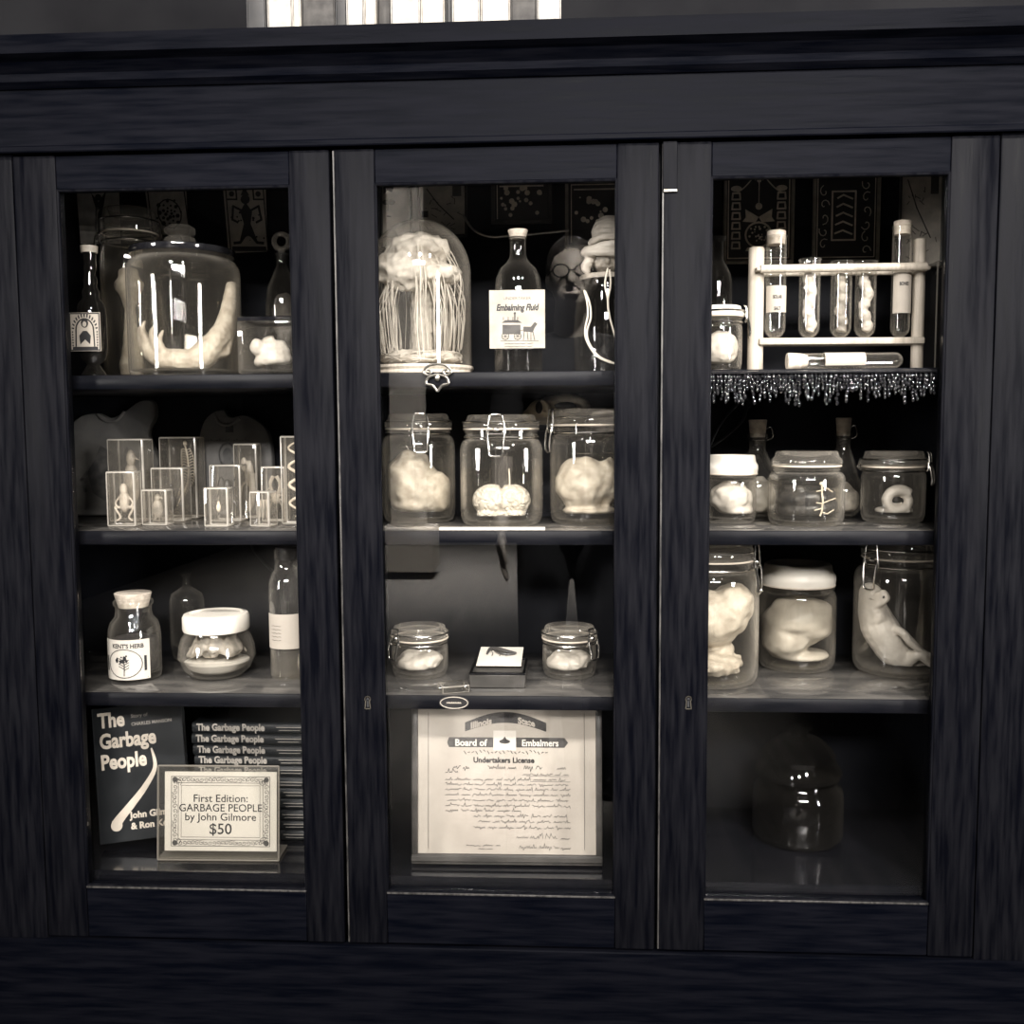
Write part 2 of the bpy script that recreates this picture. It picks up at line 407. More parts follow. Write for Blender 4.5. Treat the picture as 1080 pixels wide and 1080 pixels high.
chain(m, [(-.230, .080, .835), (-.222, .098, .80), (-.216, .098, .770)], [.012, .010, .008], 4)
m.fused('body', 'skin', ps, .0055, 4)
m = MB()
m.ball((0, -.01, 1.36), (.178, .115, .18), 3); m.ball((0, -.01, 1.14), (.155, .108, .21), 3); m.ball((0, -.01, .96), (.165, .12, .11), 3)
for sg in (-1, 1): chain(m, [(0, -.01, 1.465), (sg*.178, -.01, 1.437)], [.074, .070])
chain(m, [(.185, -.01, 1.43), (.268, .10, 1.20)], [.066, .058]); chain(m, [(-.185, -.01, 1.43), (-.236, -.03, 1.15)], [.066, .058])
m.fused('shirt', 'shirt', ps, .008, 5)
m = MB(); m.ball((0, -.01, .92), (.172, .125, .12), 3)
for sg in (-1, 1): chain(m, [(sg*.088, -.01, .90), (sg*.103, .0, .50), (sg*.108, -.02, .12)], [.104, .080, .068])
m.fused('trousers', 'trousers', ps, .009, 4)
for sg in (-1, 1):
    m = MB(); chain(m, [(sg*.105, -.035, .052), (sg*.110, .06, .052), (sg*.117, .15, .045)], [.050, .050, .042])
    for v in m.b.verts: v.co.z = max(v.co.z, .002)
    m.fused('shoe', 'phone', ps, .006, 3)
m = MB(); m.ball((0, .030, 1.735), (.086, .098, .096), 3); m.ball((0, -.005, 1.69), (.082, .075, .10), 3)
for v in m.b.verts:
    if v.co.y > .085 and v.co.z < 1.755: v.co.y = .085
m.fused('hair', 'hair', ps, .006, 3, lambda p: .003*noise.noise(p*60))
m = MB()
for sg in (-1, 1):
    m.ring((sg*.034, .160, 1.700), .025, .0022, 24, 6, axis='y', sy=.8); m.tube([(sg*.058, .158, 1.704), (sg*.080, .05, 1.702)], .002, 6)
m.tube([(-.010, .161, 1.703), (.010, .161, 1.703)], .002, 6); m.build('glasses', 'phone', ps)
ph = thing('phone', 'black phone held up by the reflected person', 'phone', (0.043, -1.4700, 1.2085))
MB().box((-.073, -.0035, -.0365), (.073, .0035, .0365), .003, 2).build('phone_body', 'phone', ph)
MB().lathe([(0, 0), (.006, 0), (.006, .0012), (.0045, .0015), (0, .001)], 20).build('phone_lens', 'shiny', ph, rot=(-PI/2, 0, 0), loc=(-.043, .0036, -.0085))

# ------------------------------------------------------------------ cabinet
ZT, ZB = GZ+.412, GZ-.795          # doors' top and bottom
Z1, Z2, Z3, Z4 = GZ+.090, GZ-.152, GZ-.410, GZ-.700   # shelf tops and cabinet bottom
TH = .022
YB = .335
XL, XR = -.945, .735
DX = [(-.822, -.3455), (-.3405, .1345), (.1385, .612)]
GX = [(-.757, -.405), (-.2785, .0745), (.2095, .545)]
GT, GB = GZ+.362, GZ-.712
cab = thing('display_cabinet', 'tall black wooden display cabinet with three glazed doors', 'cabinet', (0, 0, 0))
b = MB().box((XL-.03, .030, .002), (XL, .41, GZ+.50), .003); b.build('side_panel', 'wood', cab)
b = MB().box((XR, .030, .002), (XR+.03, .41, GZ+.50), .003); b.build('side_panel', 'wood', cab)
b = MB().box((XL-.03, .0, .002), (-.8235, .030, GZ+.50), .003); b.build('face_stile', 'wood', cab)
b = MB().box((.6135, .0, .002), (XR+.03, .030, GZ+.50), .003); b.build('face_stile', 'wood', cab)
b = MB().box((XL, YB, ZB), (XR, YB+.012, GZ+.52)); b.build('back_panel', 'inner', cab, smooth=False)
for x in (-.343, .1365):
    b = MB().box((x-.012, .028, ZB), (x+.012, YB, GZ+.50)); b.build('partition', 'inner', cab, smooth=False)
b = MB().box((XL, .030, GZ+.49), (XR, YB, GZ+.50)); b.build('top_board', 'inner', cab, smooth=False)
b = MB().box((XL, .031, Z4-.04), (XR, YB, Z4)); b.build('bottom_board', 'shelf', cab, smooth=False)
edges = [XL, -.355, -.331, .1245, .1485, XR]
for i in range(3):
    for z in (Z1, Z2, Z3):
        b = MB().box((edges[2*i], .036, z-TH), (edges[2*i+1], YB, z), .0012, 1)
        for f in b.b.faces:
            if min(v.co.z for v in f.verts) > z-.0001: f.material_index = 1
        b.build('shelf', ['shelfedge', 'shelftop'], cab, ang=60)
# frieze, cornice and base
b = MB().box((XL-.03, -.006, ZT+.004), (XR+.03, .028, GZ+.512), .002, 1)
b.box((XL-.03, -.012, ZT+.002), (XR+.03, -.004, ZT+.012), .002, 1)
b.build('frieze', 'wood_h', cab)
b = MB()
prof = [(-.010, .505), (-.020, .512), (-.022, .522), (-.036, .534), (-.052, .540), (-.052, .566), (.02, .570), (.41, .570), (.41, .505)]
n = len(prof); x0, x1 = XL-.06, XR+.06
b._add([(x0, y, GZ+z) for y, z in prof]+[(x1, y, GZ+z) for y, z in prof],
       [tuple(range(n)), tuple(range(2*n-1, n-1, -1))]+[(i, (i+1) % n, n+(i+1) % n, n+i) for i in range(n)])
b.build('cornice', 'wood_h', cab, ang=20)
b = MB().box((XL-.03, -.004, .10), (XR+.03, .03, ZB-.004), .002, 1); b.box((XL-.04, -.03, .002), (XR+.04, .03, .10), .004, 1)
b.build('base', 'wood_h', cab)
for i in range(3):
    (dx0, dx1), (gx0, gx1) = DX[i], GX[i]
    d = MB()
    d.box((dx0, -.001, ZB), (gx0, .024, ZT), .0022); d.box((gx1, -.001, ZB), (dx1, .024, ZT), .0022)
    dr = d.build('door', 'wood', cab)
    MB().box((gx0, 0, GT), (gx1, .0235, ZT-.0005), .0015, 1).build('top_rail', 'wood_h', dr)
    MB().box((gx0, 0, ZB), (gx1, .0235, GB), .0015, 1).build('bottom_rail', 'wood_h', dr)
    m = MB()   # bead round the glass
    MB().box((gx0, -.0012, GB-.003), (gx1, .003, GB), .0006, 1).build('sill_strip', 'worn', dr)
    if i: MB().box((dx0+.0005, -.0022, ZB+.002), (dx0+.0032, .001, ZT-.002), .0006, 1).build('edge_strip', 'worn', dr)
    for (a, c) in (((gx0, GB), (gx1, GB)), ((gx0, GT), (gx1, GT)), ((gx0, GB), (gx0, GT)), ((gx1, GB), (gx1, GT))):
        P = [(a[0]+(c[0]-a[0])*k/2, .0035, a[1]+(c[1]-a[1])*k/2) for k in range(3)]
        m.tube(P, .003, 8)
    m.build('glazing_bead', 'wood', dr)
    b = MB().box((gx0+.0005, .010, GB+.0005), (gx1-.0005, .013, GT-.0005)); b.build('glass_pane', 'pane', dr, smooth=False)
    if i > 0:
        kx = at(388 if i == 1 else 726, 740, 0); k = MB()
        P = [(kx.x+.0042*math.cos(a), kx.z+.0045+.0042*math.sin(a)) for a in [PI*(-.2+1.4*q/10) for q in range(11)]]
        k.stroke(P, .0013, -.0012, th=.0012)
        k.stroke([(kx.x-.0028, kx.z+.002), (kx.x-.0042, kx.z-.0105), (kx.x+.0042, kx.z-.0105), (kx.x+.0028, kx.z+.002)], .0013, -.0012, th=.0012)
        k.build('keyhole_plate', 'brass', dr)
        k = MB().dot(kx.x, kx.z+.004, .0024, -.0011); k.prism([(kx.x-.001, kx.z+.003), (kx.x-.0018, kx.z-.008), (kx.x+.0018, kx.z-.008), (kx.x+.001, kx.z+.003)], -.0013, -.0011)
        k.build('keyhole', 'ink', dr)
    if i == 2:
        a0, a1 = at(699, 149, 0), at(714, 203, 0); k = MB()
        k.box((a0.x, -.004, a1.z), (a1.x, -.001, a0.z-.001), .0008, 1); k.build('hinge_leaf', 'wood', dr)
        k = MB().box((a0.x+.001, -.005, a1.z), (a1.x, -.001, a1.z+.004), .0008, 1); k.build('hinge_knuckle', 'brass', dr)

# ------------------------------------------------------------------ builders of glassware
def jar_body(R, H, nr, t=.0028, shoulder=.68, neck=.80, lidz=.86, sq=0):
    """outer and inner wall of a preserving jar up to its rim"""
    o = [(0, .006), (R*.5, .004), (R*.82, .0), (R*.93, .003), (R*.985, .012), (R, .026), (R, H*shoulder)]
    for k in range(1, 6):
        a = k/5*PI/2
        o.append((R-(R-R*nr)*(1-math.cos(a)), H*shoulder+(H*neck-H*shoulder)*math.sin(a)))
    o += [(R*nr, H*(neck+.01)), (R*nr+.0025, H*(neck+.03)), (R*nr, H*(neck+.045)), (R*nr+.003, H*lidz-.002), (R*nr+.003, H*lidz)]
    inn = [(R*nr-.004, H*lidz), (R*nr-.004, H*neck)]
    for k in range(5, -1, -1):
        a = k/5*PI/2
        inn.append((R-t-(R-R*nr)*(1-math.cos(a)), H*shoulder+(H*neck-H*shoulder)*math.sin(a)-t*.3))
    inn += [(R-t, .03), (R*.96-t, .014), (R*.85, .0075), (0, .0085)]
    return o+inn
def clip_jar(name, label, loc, R, H, nr=.82, phi=0, clip=True, group=None, liquid=None, sq=0, lid='lidglass', bodymat='glass', liqmat='liquid', shoulder=.68, neck=.80, lidz=.86, catch=True):
    t = thing(name, label, 'jar', loc, 0, group)
    b = MB().lathe(jar_body(R, H, nr, shoulder=shoulder, neck=neck, lidz=lidz, sq=sq), 56, sq=sq); b.build('jar_body', bodymat, t, ang=50)
    Rn = R*nr+.003; z0 = H*lidz
    h = H-z0
    b = MB().lathe([(0, z0+.0035), (Rn*.8, z0+.0035), (Rn*.8, z0+.001), (Rn, z0+.001), (Rn+.0015, z0+h*.25), (Rn+.001, z0+h*.45), (Rn*.94, z0+h*.62),
                    (Rn*.90, z0+h*.95), (Rn*.86, H), (Rn*.74, H), (Rn*.70, z0+h*.75), (Rn*.3, z0+h*.62), (0, z0+h*.6)], 48)
    b.build('jar_lid', lid, t, ang=50)
    b = MB().ring((0, 0, z0), Rn-.0005, .0016, 48, 6); b.build('gasket', 'rubber', t)
    if clip:
        w = MB(); rw = .0014
        w.ring((0, 0, H*neck+.003), R*nr+.0024, rw, 48, 6)
        w.ring((0, 0, z0+h*.5), Rn+.002, rw, 48, 6)
        def pt(tan, out, z):
            r = Rn+out; return (math.sin(phi)*r+math.cos(phi)*tan, -math.cos(phi)*r+math.sin(phi)*tan, z)
        s = min(R*.24, .013); zn = H*neck+.003; ze = z0+h*.9
        ln = max(H*.16, .022)
        w.tube(wiggle([pt(-s, .003, zn), pt(-s*1.15, .006, zn+.006), pt(-s*.8, .005, ze-.002), pt(-s*.5, .002, ze+.002), pt(s*.5, .002, ze+.002), pt(s*.8, .005, ze-.002), pt(s*1.15, .006, zn+.006), pt(s, .003, zn)], 4), rw, 6)
        w.tube(wiggle([pt(-s*.95, .006, zn+.010), pt(-s, .009, zn), pt(-s*.85, .011, zn-ln*.6), pt(-s*.7, .010, zn-ln), pt(s*.7, .010, zn-ln), pt(s*.85, .011, zn-ln*.6), pt(s, .009, zn), pt(s*.95, .006, zn+.010)], 4), rw*1.25, 6)
        w.tube([pt(-s*1.2, .006, zn+.005), pt(s*1.2, .006, zn+.005)], rw*1.2, 6)
        p2 = phi+PI
        for g in (-1, 1):
            def q(tan, out, z, p2=p2):
                r = Rn+out; return (math.sin(p2)*r+math.cos(p2)*tan, -math.cos(p2)*r+math.sin(p2)*tan, z)
            w.tube(wiggle([q(g*.006, .001, zn), q(g*.007, .007, zn+.006), q(g*.006, .006, z0), q(g*.004, .002, z0+h*.5)], 4), rw, 6)
        w.build('wire_clip', 'wire', t)
        if catch:
            w = MB().ball(pt(0, .004, zn+.012), (.005, .003, .004), 2); w.build('clip_button', 'wire', t)
    if liquid:
        r = R-.0031
        b = MB().lathe([(0, .0092), (R*.84, .0092), (r*.97, .018), (r, .032), (r, H*liquid), (r*.9, H*liquid-.0008), (0, H*liquid-.0008)], 48, sq=sq)
        b.build('liquid', liqmat, t)
    return t
def px_jar(name, label, x0, x1, yt, Y, z, **k):
    """a jar read off the photograph: side limits, top, and its distance behind the glass"""
    c = at((x0+x1)/2, yt, Y); R = wid(x0, x1, (yt+500)/2, Y)/2
    return clip_jar(name, label, (c.x, Y, z+.0006), R, c.z-z, **k), R, c.z-z
def bottle(name, label, loc, prof, mat='glass', group=None, cat='bottle', seg=40, t=.002):
    r = thing(name, label, cat, loc, 0, group)
    inn = [(max(a-t, .0004), z) for a, z in reversed(prof) if a > t*1.2 and z > .004]
    MB().lathe([(0, .003)]+prof+inn+[(0, .006)], seg).build('bottle_glass', mat, r, ang=50)
    return r
def corkm(r, z0, z1, parent, mat='cork', name='cork', k=1.12):
    return MB().lathe([(0, z0), (r*.95, z0), (r*k, z1-.001), (r*k-.001, z1), (0, z1)], 24).build(name, mat, parent)
def arc_label(R, z0, z1, half, parent, mat='card', a=0, name='label', y=0):
    R += .0004
    return MB().lathe([(R, z0), (R+.0004, z0), (R+.0004, z1), (R, z1), (R, z0)], 20, a0=-PI/2+a-half, a1=-PI/2+a+half).build(name, mat, parent, ang=30)
def strip(lo, hi, name, mat, parent, bev=0): return MB().box(lo, hi, bev, 1).build(name, mat, parent)
def specimen(name, label, loc, cat='specimen', group=None): return thing(name, label, cat, loc, 0, group)

# ================================================================== BAY 1 (nearest the wall side), upper shelf
Zs = Z1
# big apothecary jar with flat dark lid and faceted knob
Y = .155; c = at(194, 300, Y); R = wid(138, 251, 320, Y)/2; H = at(194, 272, Y-R*.0).z-Zs
t = thing('apothecary_jar', 'large cylindrical glass jar with a flat dark lid and faceted glass knob', 'jar', (c.x, Y, Zs+.0006))
pr = [(0, .005), (R*.8, .0), (R*.96, .002), (R, .010), (R, H*.86), (R*.985, H*.91), (R*.93, H*.955), (R*.86, H*.975), (R*.88, H*.99), (R*.90, H)]
MB().lathe(pr+[(R*.85, H), (R*.83, H*.97), (R*.9, H*.95), (R*.955, H*.905), (R-.003, H*.86), (R-.003, .012), (0, .010)], 64).build('jar_body', 'glass', t, ang=50)
MB().lathe([(0, .0105), (R-.0036, .0125), (R-.0036, H*.86), (R*.9, H*.93), (0, H*.93)], 64).build('liquid', 'liquid', t)
MB().lathe([(0, H+.0005), (R*.92, H+.0005), (R*.94, H+.004), (R*.93, H+.0105), (R*.86, H+.0125), (0, H+.014)], 64).build('jar_lid', 'shiny', t)
kx = at(190, 250, Y).x-c.x; zk = H+.014
kb = MB().lathe([(0, 0), (.010, 0), (.010, .004), (.024, .006), (.0255, .012), (.024, .017), (.016, .020), (.0245, .025), (.025, .032), (.018, .037), (0, .038)], 12, c=(kx, 0, zk))
kb.build('lid_knob', 'lidglass', t, ang=10)
# pale curled arm inside it
s = specimen('octopus_arm', 'pale octopus arm curled along the bottom of the large dark-lidded jar', (c.x, Y, Zs+.0006))
mp = lambda x, y, Y_: tuple(at(x, y, Y_)-Vector((c.x, Y, Zs+.0006)))
m = MB()
P = wiggle([mp(149, 346, .15), mp(153, 362, .13), mp(165, 376, .125), mp(186, 380, .12), mp(205, 380, .125), mp(222, 368, .135), mp(236, 350, .15), mp(242, 330, .165), mp(246, 300, .185)], 8)
nP = len(P); m.tube(P, [(.006+.016*math.sin(PI*min(1, (i/nP)*1.6)*.5)*(1-.72*max(0, (i/nP-.5)*2)**2)) for i in range(nP)], 14)
for (a, b2, e) in (((158, 366, .125), (150, 350, .12), (153, 338, .12)), ((166, 370, .12), (160, 352, .115), (165, 341, .115)), ((175, 376, .115), (168, 360, .11), (172, 348, .112)), ((230, 372, .14), (240, 372, .14), (246, 352, .15))):
    Q = wiggle([mp(*a), mp(*b2), mp(*e)], 6); m.tube(Q, [.0085*(1-.8*i/len(Q)) for i in range(len(Q))], 8)
for k in range(16):
    i = int(nP*(.1+.05*k)); p = P[min(i, nP-1)]
    m.ball((p.x, p.y-.006, p.z+.008), .0045, 2)
m.fused('arm', 'cream', s, .0022, 3, lambda p: .0012*noise.noise(p*170), lim=(R-.006, .0135))
# tall clip jar standing behind it
Y = .245; t, R, H = px_jar('clip_top_jar', 'tall wire-clip jar half hidden behind the dark-lidded jar', 106, 166, 222, Y, Zs, phi=-1.2, nr=.86, liquid=.75)
tc = t.location.copy()
s = specimen('bone_specimen', 'flared pale bone standing in the tall clip jar', tc)
m = MB(); p0 = at(130, 384, Y)-tc
m.lathe([(0, .010), (.020, .010), (.022, .030), (.017, .052), (.012, .09), (.010, .125), (.016, .150), (.024, .158), (.026, .170), (.019, .178), (.016, .194), (0, .198)], 24, c=(-.002, -.006, 0), sx=1, sy=.8)
m.fused('bone', 'cream', s, .003, 4, lambda p: .0015*noise.noise(p*90))
# slim beaded bottle with portrait label
Y = .10; c = at(99, 388, Y); z = lambda y: at(99, y, Y).z-Zs
u = wid(0, 10, 350, Y)/10
t = bottle('labelled_bottle', 'slim dark beaded bottle with an arched portrait label', (c.x, Y, Zs+.0006),
           [(11*u, 0), (12*u, .004), (9*u, .012), (6*u, .02), (12*u, .03), (14*u, .045), (14*u, z(332)), (13*u, z(322)), (8*u, z(315)), (8.5*u, z(308)), (6*u, z(302)), (7*u, z(296)), (5*u, z(290)), (6*u, z(284)), (5*u, z(278)), (6*u, z(268)), (6*u, z(266))], 'darkglass')
MB().lathe([(0, z(267)), (8*u, z(267)), (8.5*u, z(260)), (0, z(259))], 24).build('bottle_cap', 'grey', t)
y0 = -15*u
lb = strip((-16*u, y0-.0012, z(372)), (16*u, y0, z(332)), 'label', 'paper', t)
k = MB(); A = [(9*u*math.cos(a), z(350)+11*u*math.sin(a)) for a in [PI*q/14 for q in range(15)]]
k.stroke([(-9.5*u, z(367))]+list(reversed(A))+[(9.5*u, z(367))], .0022, y0-.0012)
k.stroke([(-15*u, z(371)), (15*u, z(371)), (15*u, z(333)), (-15*u, z(333))], .0018, y0-.0012, True)
for q in range(13):
    a = PI*(q+.5)/13; k.stroke([(11.5*u*math.cos(a), z(350)+13*u*math.sin(a)), (13*u*math.cos(a), z(350)+16*u*math.sin(a))], .0022, y0-.0012)
for sgn in (-1, 1):
    for q in range(6): k.dot(sgn*12.6*u, z(366)+.0042*q, .0013, y0-.0013)
# head, veil and folded hands of the portrait
k.dot(0, z(343), 4.2*u, y0-.0012, 14, .9, 1.1)
k.prism([(-5*u, z(365)), (-6*u, z(356)), (-2*u, z(351)), (2*u, z(351)), (6*u, z(356)), (5*u, z(365)), (0, z(360))], y0-.0014, y0-.0012)
k.build('portrait_print', 'ink', lb, False)
MB().dot(0, z(344), 2.3*u, y0-.0017, 12, .9, 1.2).build('portrait_face', 'paper', lb, False)
strip((-13*u, y0-.0014, z(371)), (13*u, y0-.0012, z(367.5)), 'label_band', 'ink', lb)
# small square jar
Y = .11; c = at(289, 388, Y); u = wid(0, 10, 360, Y)/10; Hq = at(289, 342, Y).z-Zs
t = thing('square_jar', 'small square glass jar with pale coiled contents beside the dark-lidded jar', 'jar', (c.x, Y, Zs+.0006))
R = 29*u
MB().lathe([(0, .003), (R*.9, 0), (R, .004), (R, Hq-.004), (R*.97, Hq), (R*.92, Hq), (R*.93, Hq-.006), (R*.93, .008), (0, .007)], 48, sq=.8).build('jar_body', 'glass', t, ang=50)
MB().lathe([(R*.8, Hq+.0005), (R*.99, Hq+.0005), (R, Hq+.006), (R*.9, Hq+.008), (0, Hq+.009), (0, Hq+.003), (R*.8, Hq+.003)], 48, sq=.8).build('jar_lid', 'shiny', t)
s = specimen('coiled_specimen', 'pale coiled specimen inside the small square jar', t.location)
m = MB(); P = [(R*.52*(1-.012*i)*math.cos(i*.42+2.6), R*.5*(1-.012*i)*math.sin(i*.42+2.6), .021+.0007*i) for i in range(52)]
m.tube(P, [.0105*(1-.25*abs(i-26)/26) for i in range(52)], 10); m.ball((-R*.45, -R*.4, .045), (.012, .010, .014), 2)
m.fused('coil', 'pale', s, .0024, 2, lambda p: .0008*noise.noise(p*190), lim=(R*.9, .0095))
# bottle with ring stopper by the stile
Y = .24; c = at(300, 388, Y); u = wid(0, 10, 320, Y)/10; z = lambda y: at(300, y, Y).z-Zs
t = bottle('decanter', 'small decanter with a ring-shaped stopper behind the square jar', (c.x, Y, Zs+.0006),
           [(15*u, 0), (17*u, .006), (17*u, z(322)), (15*u, z(305)), (9*u, z(290)), (5*u, z(280)), (5*u, z(270)), (7*u, z(268))], 'dimglass')
MB().ring((0, 0, z(255)), 7.5*u, 2.6*u, 24, 8, axis='y').tube([(0, 0, z(263)), (0, 0, z(274))], 3.2*u, 10).build('ring_stopper', 'thick', t)
s = specimen('pale_sheet_specimen', 'pale folded tissue standing in the small ring-stoppered decanter', t.location)
m = MB().ball((.003, -.003, z(335)), (13*u, 8*u, 24*u), 3, lump(3, .25)); m.ball((.001, 0, .022), (13*u, 12*u, .018), 3)
m.fused('tissue', 'grey', s, .003, 3, lim=(13*u, .009))

# three printed cards pinned to the back
def pinned_card(pts, label, kind, Y=.325, mat='oldcard'):
    P = [at(x, y, Y) for x, y in pts]; c0 = sum(P, Vector())/4
    t = thing('printed_card', label, 'card', (c0.x, Y, c0.z), group='old printed cards on the back panel')
    Q = [(p.x-c0.x, p.z-c0.z) for p in P]
    k = MB().prism(Q, 0, .0015).build('card', mat, t, False)
    ex = Vector(Q[1])-Vector(Q[0]); ey = Vector(Q[0])-Vector(Q[3])
    f = lambda a, b: tuple(Vector(Q[3])+ex*a+ey*b)
    k = MB()
    if kind != 'plain': k.stroke([f(.06, .04), f(.94, .04), f(.94, .96), f(.06, .96)], .0022, 0, True)
    if kind == 'king':
        k.stroke([f(.08, .80), f(.30, .80), f(.30, .96)], .003, 0); k.stroke([f(.70, .96), f(.70, .80), f(.92, .80)], .003, 0)
        for a, b in ((.19, .88), (.81, .88)):
            cx, cz = f(a, b); k.dot(cx, cz, .005, 0)
        cx, cz = f(.5, .80); k.dot(cx, cz, .0085, 0, 14); cx, cz = f(.5, .86); k.prism([f(.40, .86), f(.60, .86), f(.54, .94), f(.46, .94)], -.0003, 0)
        k.prism([f(.5, .76), f(.36, .62), f(.42, .44), f(.30, .20), f(.5, .26), f(.70, .20), f(.58, .44), f(.64, .62)], -.0003, 0)
        for sg in (-1, 1):
            k.stroke([f(.5+sg*.12, .64), f(.5+sg*.30, .70), f(.5+sg*.34, .50), f(.5+sg*.22, .46)], .004, 0)
            k.stroke([f(.5+sg*.08, .26), f(.5+sg*.20, .16), f(.5+sg*.34, .15)], .005, 0)
        k.prism([f(.1, .05), f(.9, .05), f(.9, .10), f(.1, .10)], -.0003, 0)
        for q in range(16):
            a, b = random.uniform(.12, .88), random.uniform(.16, .72); cx, cz = f(a, b); k.dot(cx, cz, random.uniform(.001, .0028), 0, 6)
    elif kind == 'wheel':
        for q in range(26):
            an = q*2.4; r = .05+.011*q; cx, cz = f(.52+r*math.cos(an), .55+r*.75*math.sin(an)); k.dot(cx, cz, random.uniform(.002, .0045), 0, 6)
        k.stroke([f(.52+.28*math.cos(a*PI/8), .55+.22*math.sin(a*PI/8)) for a in range(16)], .0022, 0, True)
        k.prism([f(.2, .1), f(.8, .1), f(.7, .22), f(.3, .22)], -.0003, 0)
    else:
        k.prism([f(.40, .15), f(.62, .15), f(.60, .6), f(.70, .9), f(.5, .7), f(.34, .85), f(.44, .55)], -.0003, 0)
        cx, cz = f(.5, .78); k.dot(cx, cz, .006, 0)
    k.build('print', 'mountdark', t, False)
    return t
pinned_card([(80, 193), (125, 195), (127, 257), (85, 257)], 'dim dark printed card behind the tall clip jar', 'plain', mat='oldcard')
pinned_card([(152, 194), (196, 195), (199, 260), (161, 262)], 'tilted printed card with round ornament above the faceted knob', 'wheel')
pinned_card([(235, 196), (280, 196), (282, 265), (241, 267)], 'printed playing card of a crowned standing figure', 'king', mat='oldprint')

# ================================================================== BAY 1, second shelf
Zs = Z2
def tshirt(px, label, Y, pr):
    P = [at(x, y, Y) for x, y in px]; zc = Zs+.001; xc = sum(p.x for p in P)/len(P)
    t = thing('folded_tshirt', label, 'shirt', (xc, Y, zc), group='folded t-shirts at the back of the second shelf')
    Q = [(p.x-xc, max(p.z-zc, 0)) for p in P]
    C = wiggle([(x, 0, z) for x, z in Q]+[(Q[0][0], 0, Q[0][1])], 4)[:-1]
    zmax = Z1-TH-.003-zc
    O = [(p.x, min(max(p.z, 0), zmax)) for p in C]; mx, mz = sum(p[0] for p in O)/len(O), sum(p[1] for p in O)/len(O)
    m = MB(); n = len(O); V = []
    for k, y in ((.965, -.010), (.99, -.0085), (1, -.005), (1, .008)): V += [(mx+(x-mx)*k, y, mz+(z-mz)*k) for x, z in O]
    m._add(V, [tuple(range(n)), tuple(range(4*n-1, 3*n-1, -1))]+[(r*n+i, r*n+(i+1) % n, (r+1)*n+(i+1) % n, (r+1)*n+i) for r in range(3) for i in range(n)])
    m.build('shirt_body', 'cloth', t, ang=60)
    rel = lambda x, y: (at(x, y, Y-.0105).x-xc, at(x, y, Y-.0105).z-zc)
    pr(t, rel)
def pr1(t, f):
    y = -.0102; k = MB()
    k.prism([f(98, 520), f(92, 498), f(99, 486), f(106, 470), f(116, 476), f(128, 484), f(134, 470), f(139, 490), f(134, 512), f(124, 526), f(110, 528)], y-.0004, y)
    k.stroke([f(92, 498), f(86, 506), f(90, 518)], .006, y); k.build('chest_print', 'clothdark', t, False)
    k = MB().tube(wiggle([(*f(104, 437),)][:0]+[(f(103, 437)[0], y, f(103, 437)[1]), (f(112, 444)[0], y-.002, f(112, 444)[1]), (f(124, 443)[0], y-.002, f(124, 443)[1]), (f(131, 434)[0], y, f(131, 434)[1])], 5), .003, 8); k.build('collar', 'cloth', t)
def pr2(t, f):
    y = -.0102; k = MB()
    a, b = f(238, 456), f(246, 448); k.prism([a, (b[0], a[1]), b, (a[0], b[1])], y-.0005, y); k.build('size_label', 'ink', t, False)
    k = MB(); cx, cz = f(240, 480)
    r = wid(0, 9.5, 480, Y_)
    k.stroke([(cx+r*math.cos(q*PI/10)*.9, cz+r*1.25*math.sin(q*PI/10)) for q in range(20)], .003, y, True)
    k.dot(cx, cz+.001, r*.62, y, 14, .85, 1.15); k.prism([(cx-r*.8, cz-r*1.0), (cx-r*.3, cz-r*.4), (cx+r*.3, cz-r*.4), (cx+r*.8, cz-r*1.0)], y-.0003, y)
    k.build('portrait_print', 'clothdark', t, False)
    k = MB(); a = f(216, 465); b = f(264, 464)
    for q in range(16):
        x = a[0]+(b[0]-a[0])*q/16; k.stroke([(x, a[1]), (x+.0016, a[1]+.0018*(q % 3)), (x+.003, a[1])], .0011, y)
    k.build('lettering', 'clothdark', t, False)
    P = [(f(x, yy)[0], y-.001, f(x, yy)[1]) for x, yy in ((226, 436), (232, 446), (242, 448), (253, 441))]
    MB().tube(wiggle(P, 5), .003, 8).build('collar', 'cloth', t)
Y_ = .312
tshirt([(76, 552), (75, 500), (75, 458), (84, 441), (103, 436), (118, 441), (134, 434), (150, 423), (163, 424), (165, 440), (158, 458), (170, 488), (162, 498), (156, 500), (156, 552)], 'dark grey folded t-shirt with an animal print on its chest', Y_, pr1)
tshirt([(211, 552), (211, 490), (212, 460), (220, 440), (236, 432), (244, 440), (262, 438), (280, 450), (287, 468), (289, 500), (290, 552)], 'dark grey folded t-shirt with a small oval portrait print', Y_, pr2)

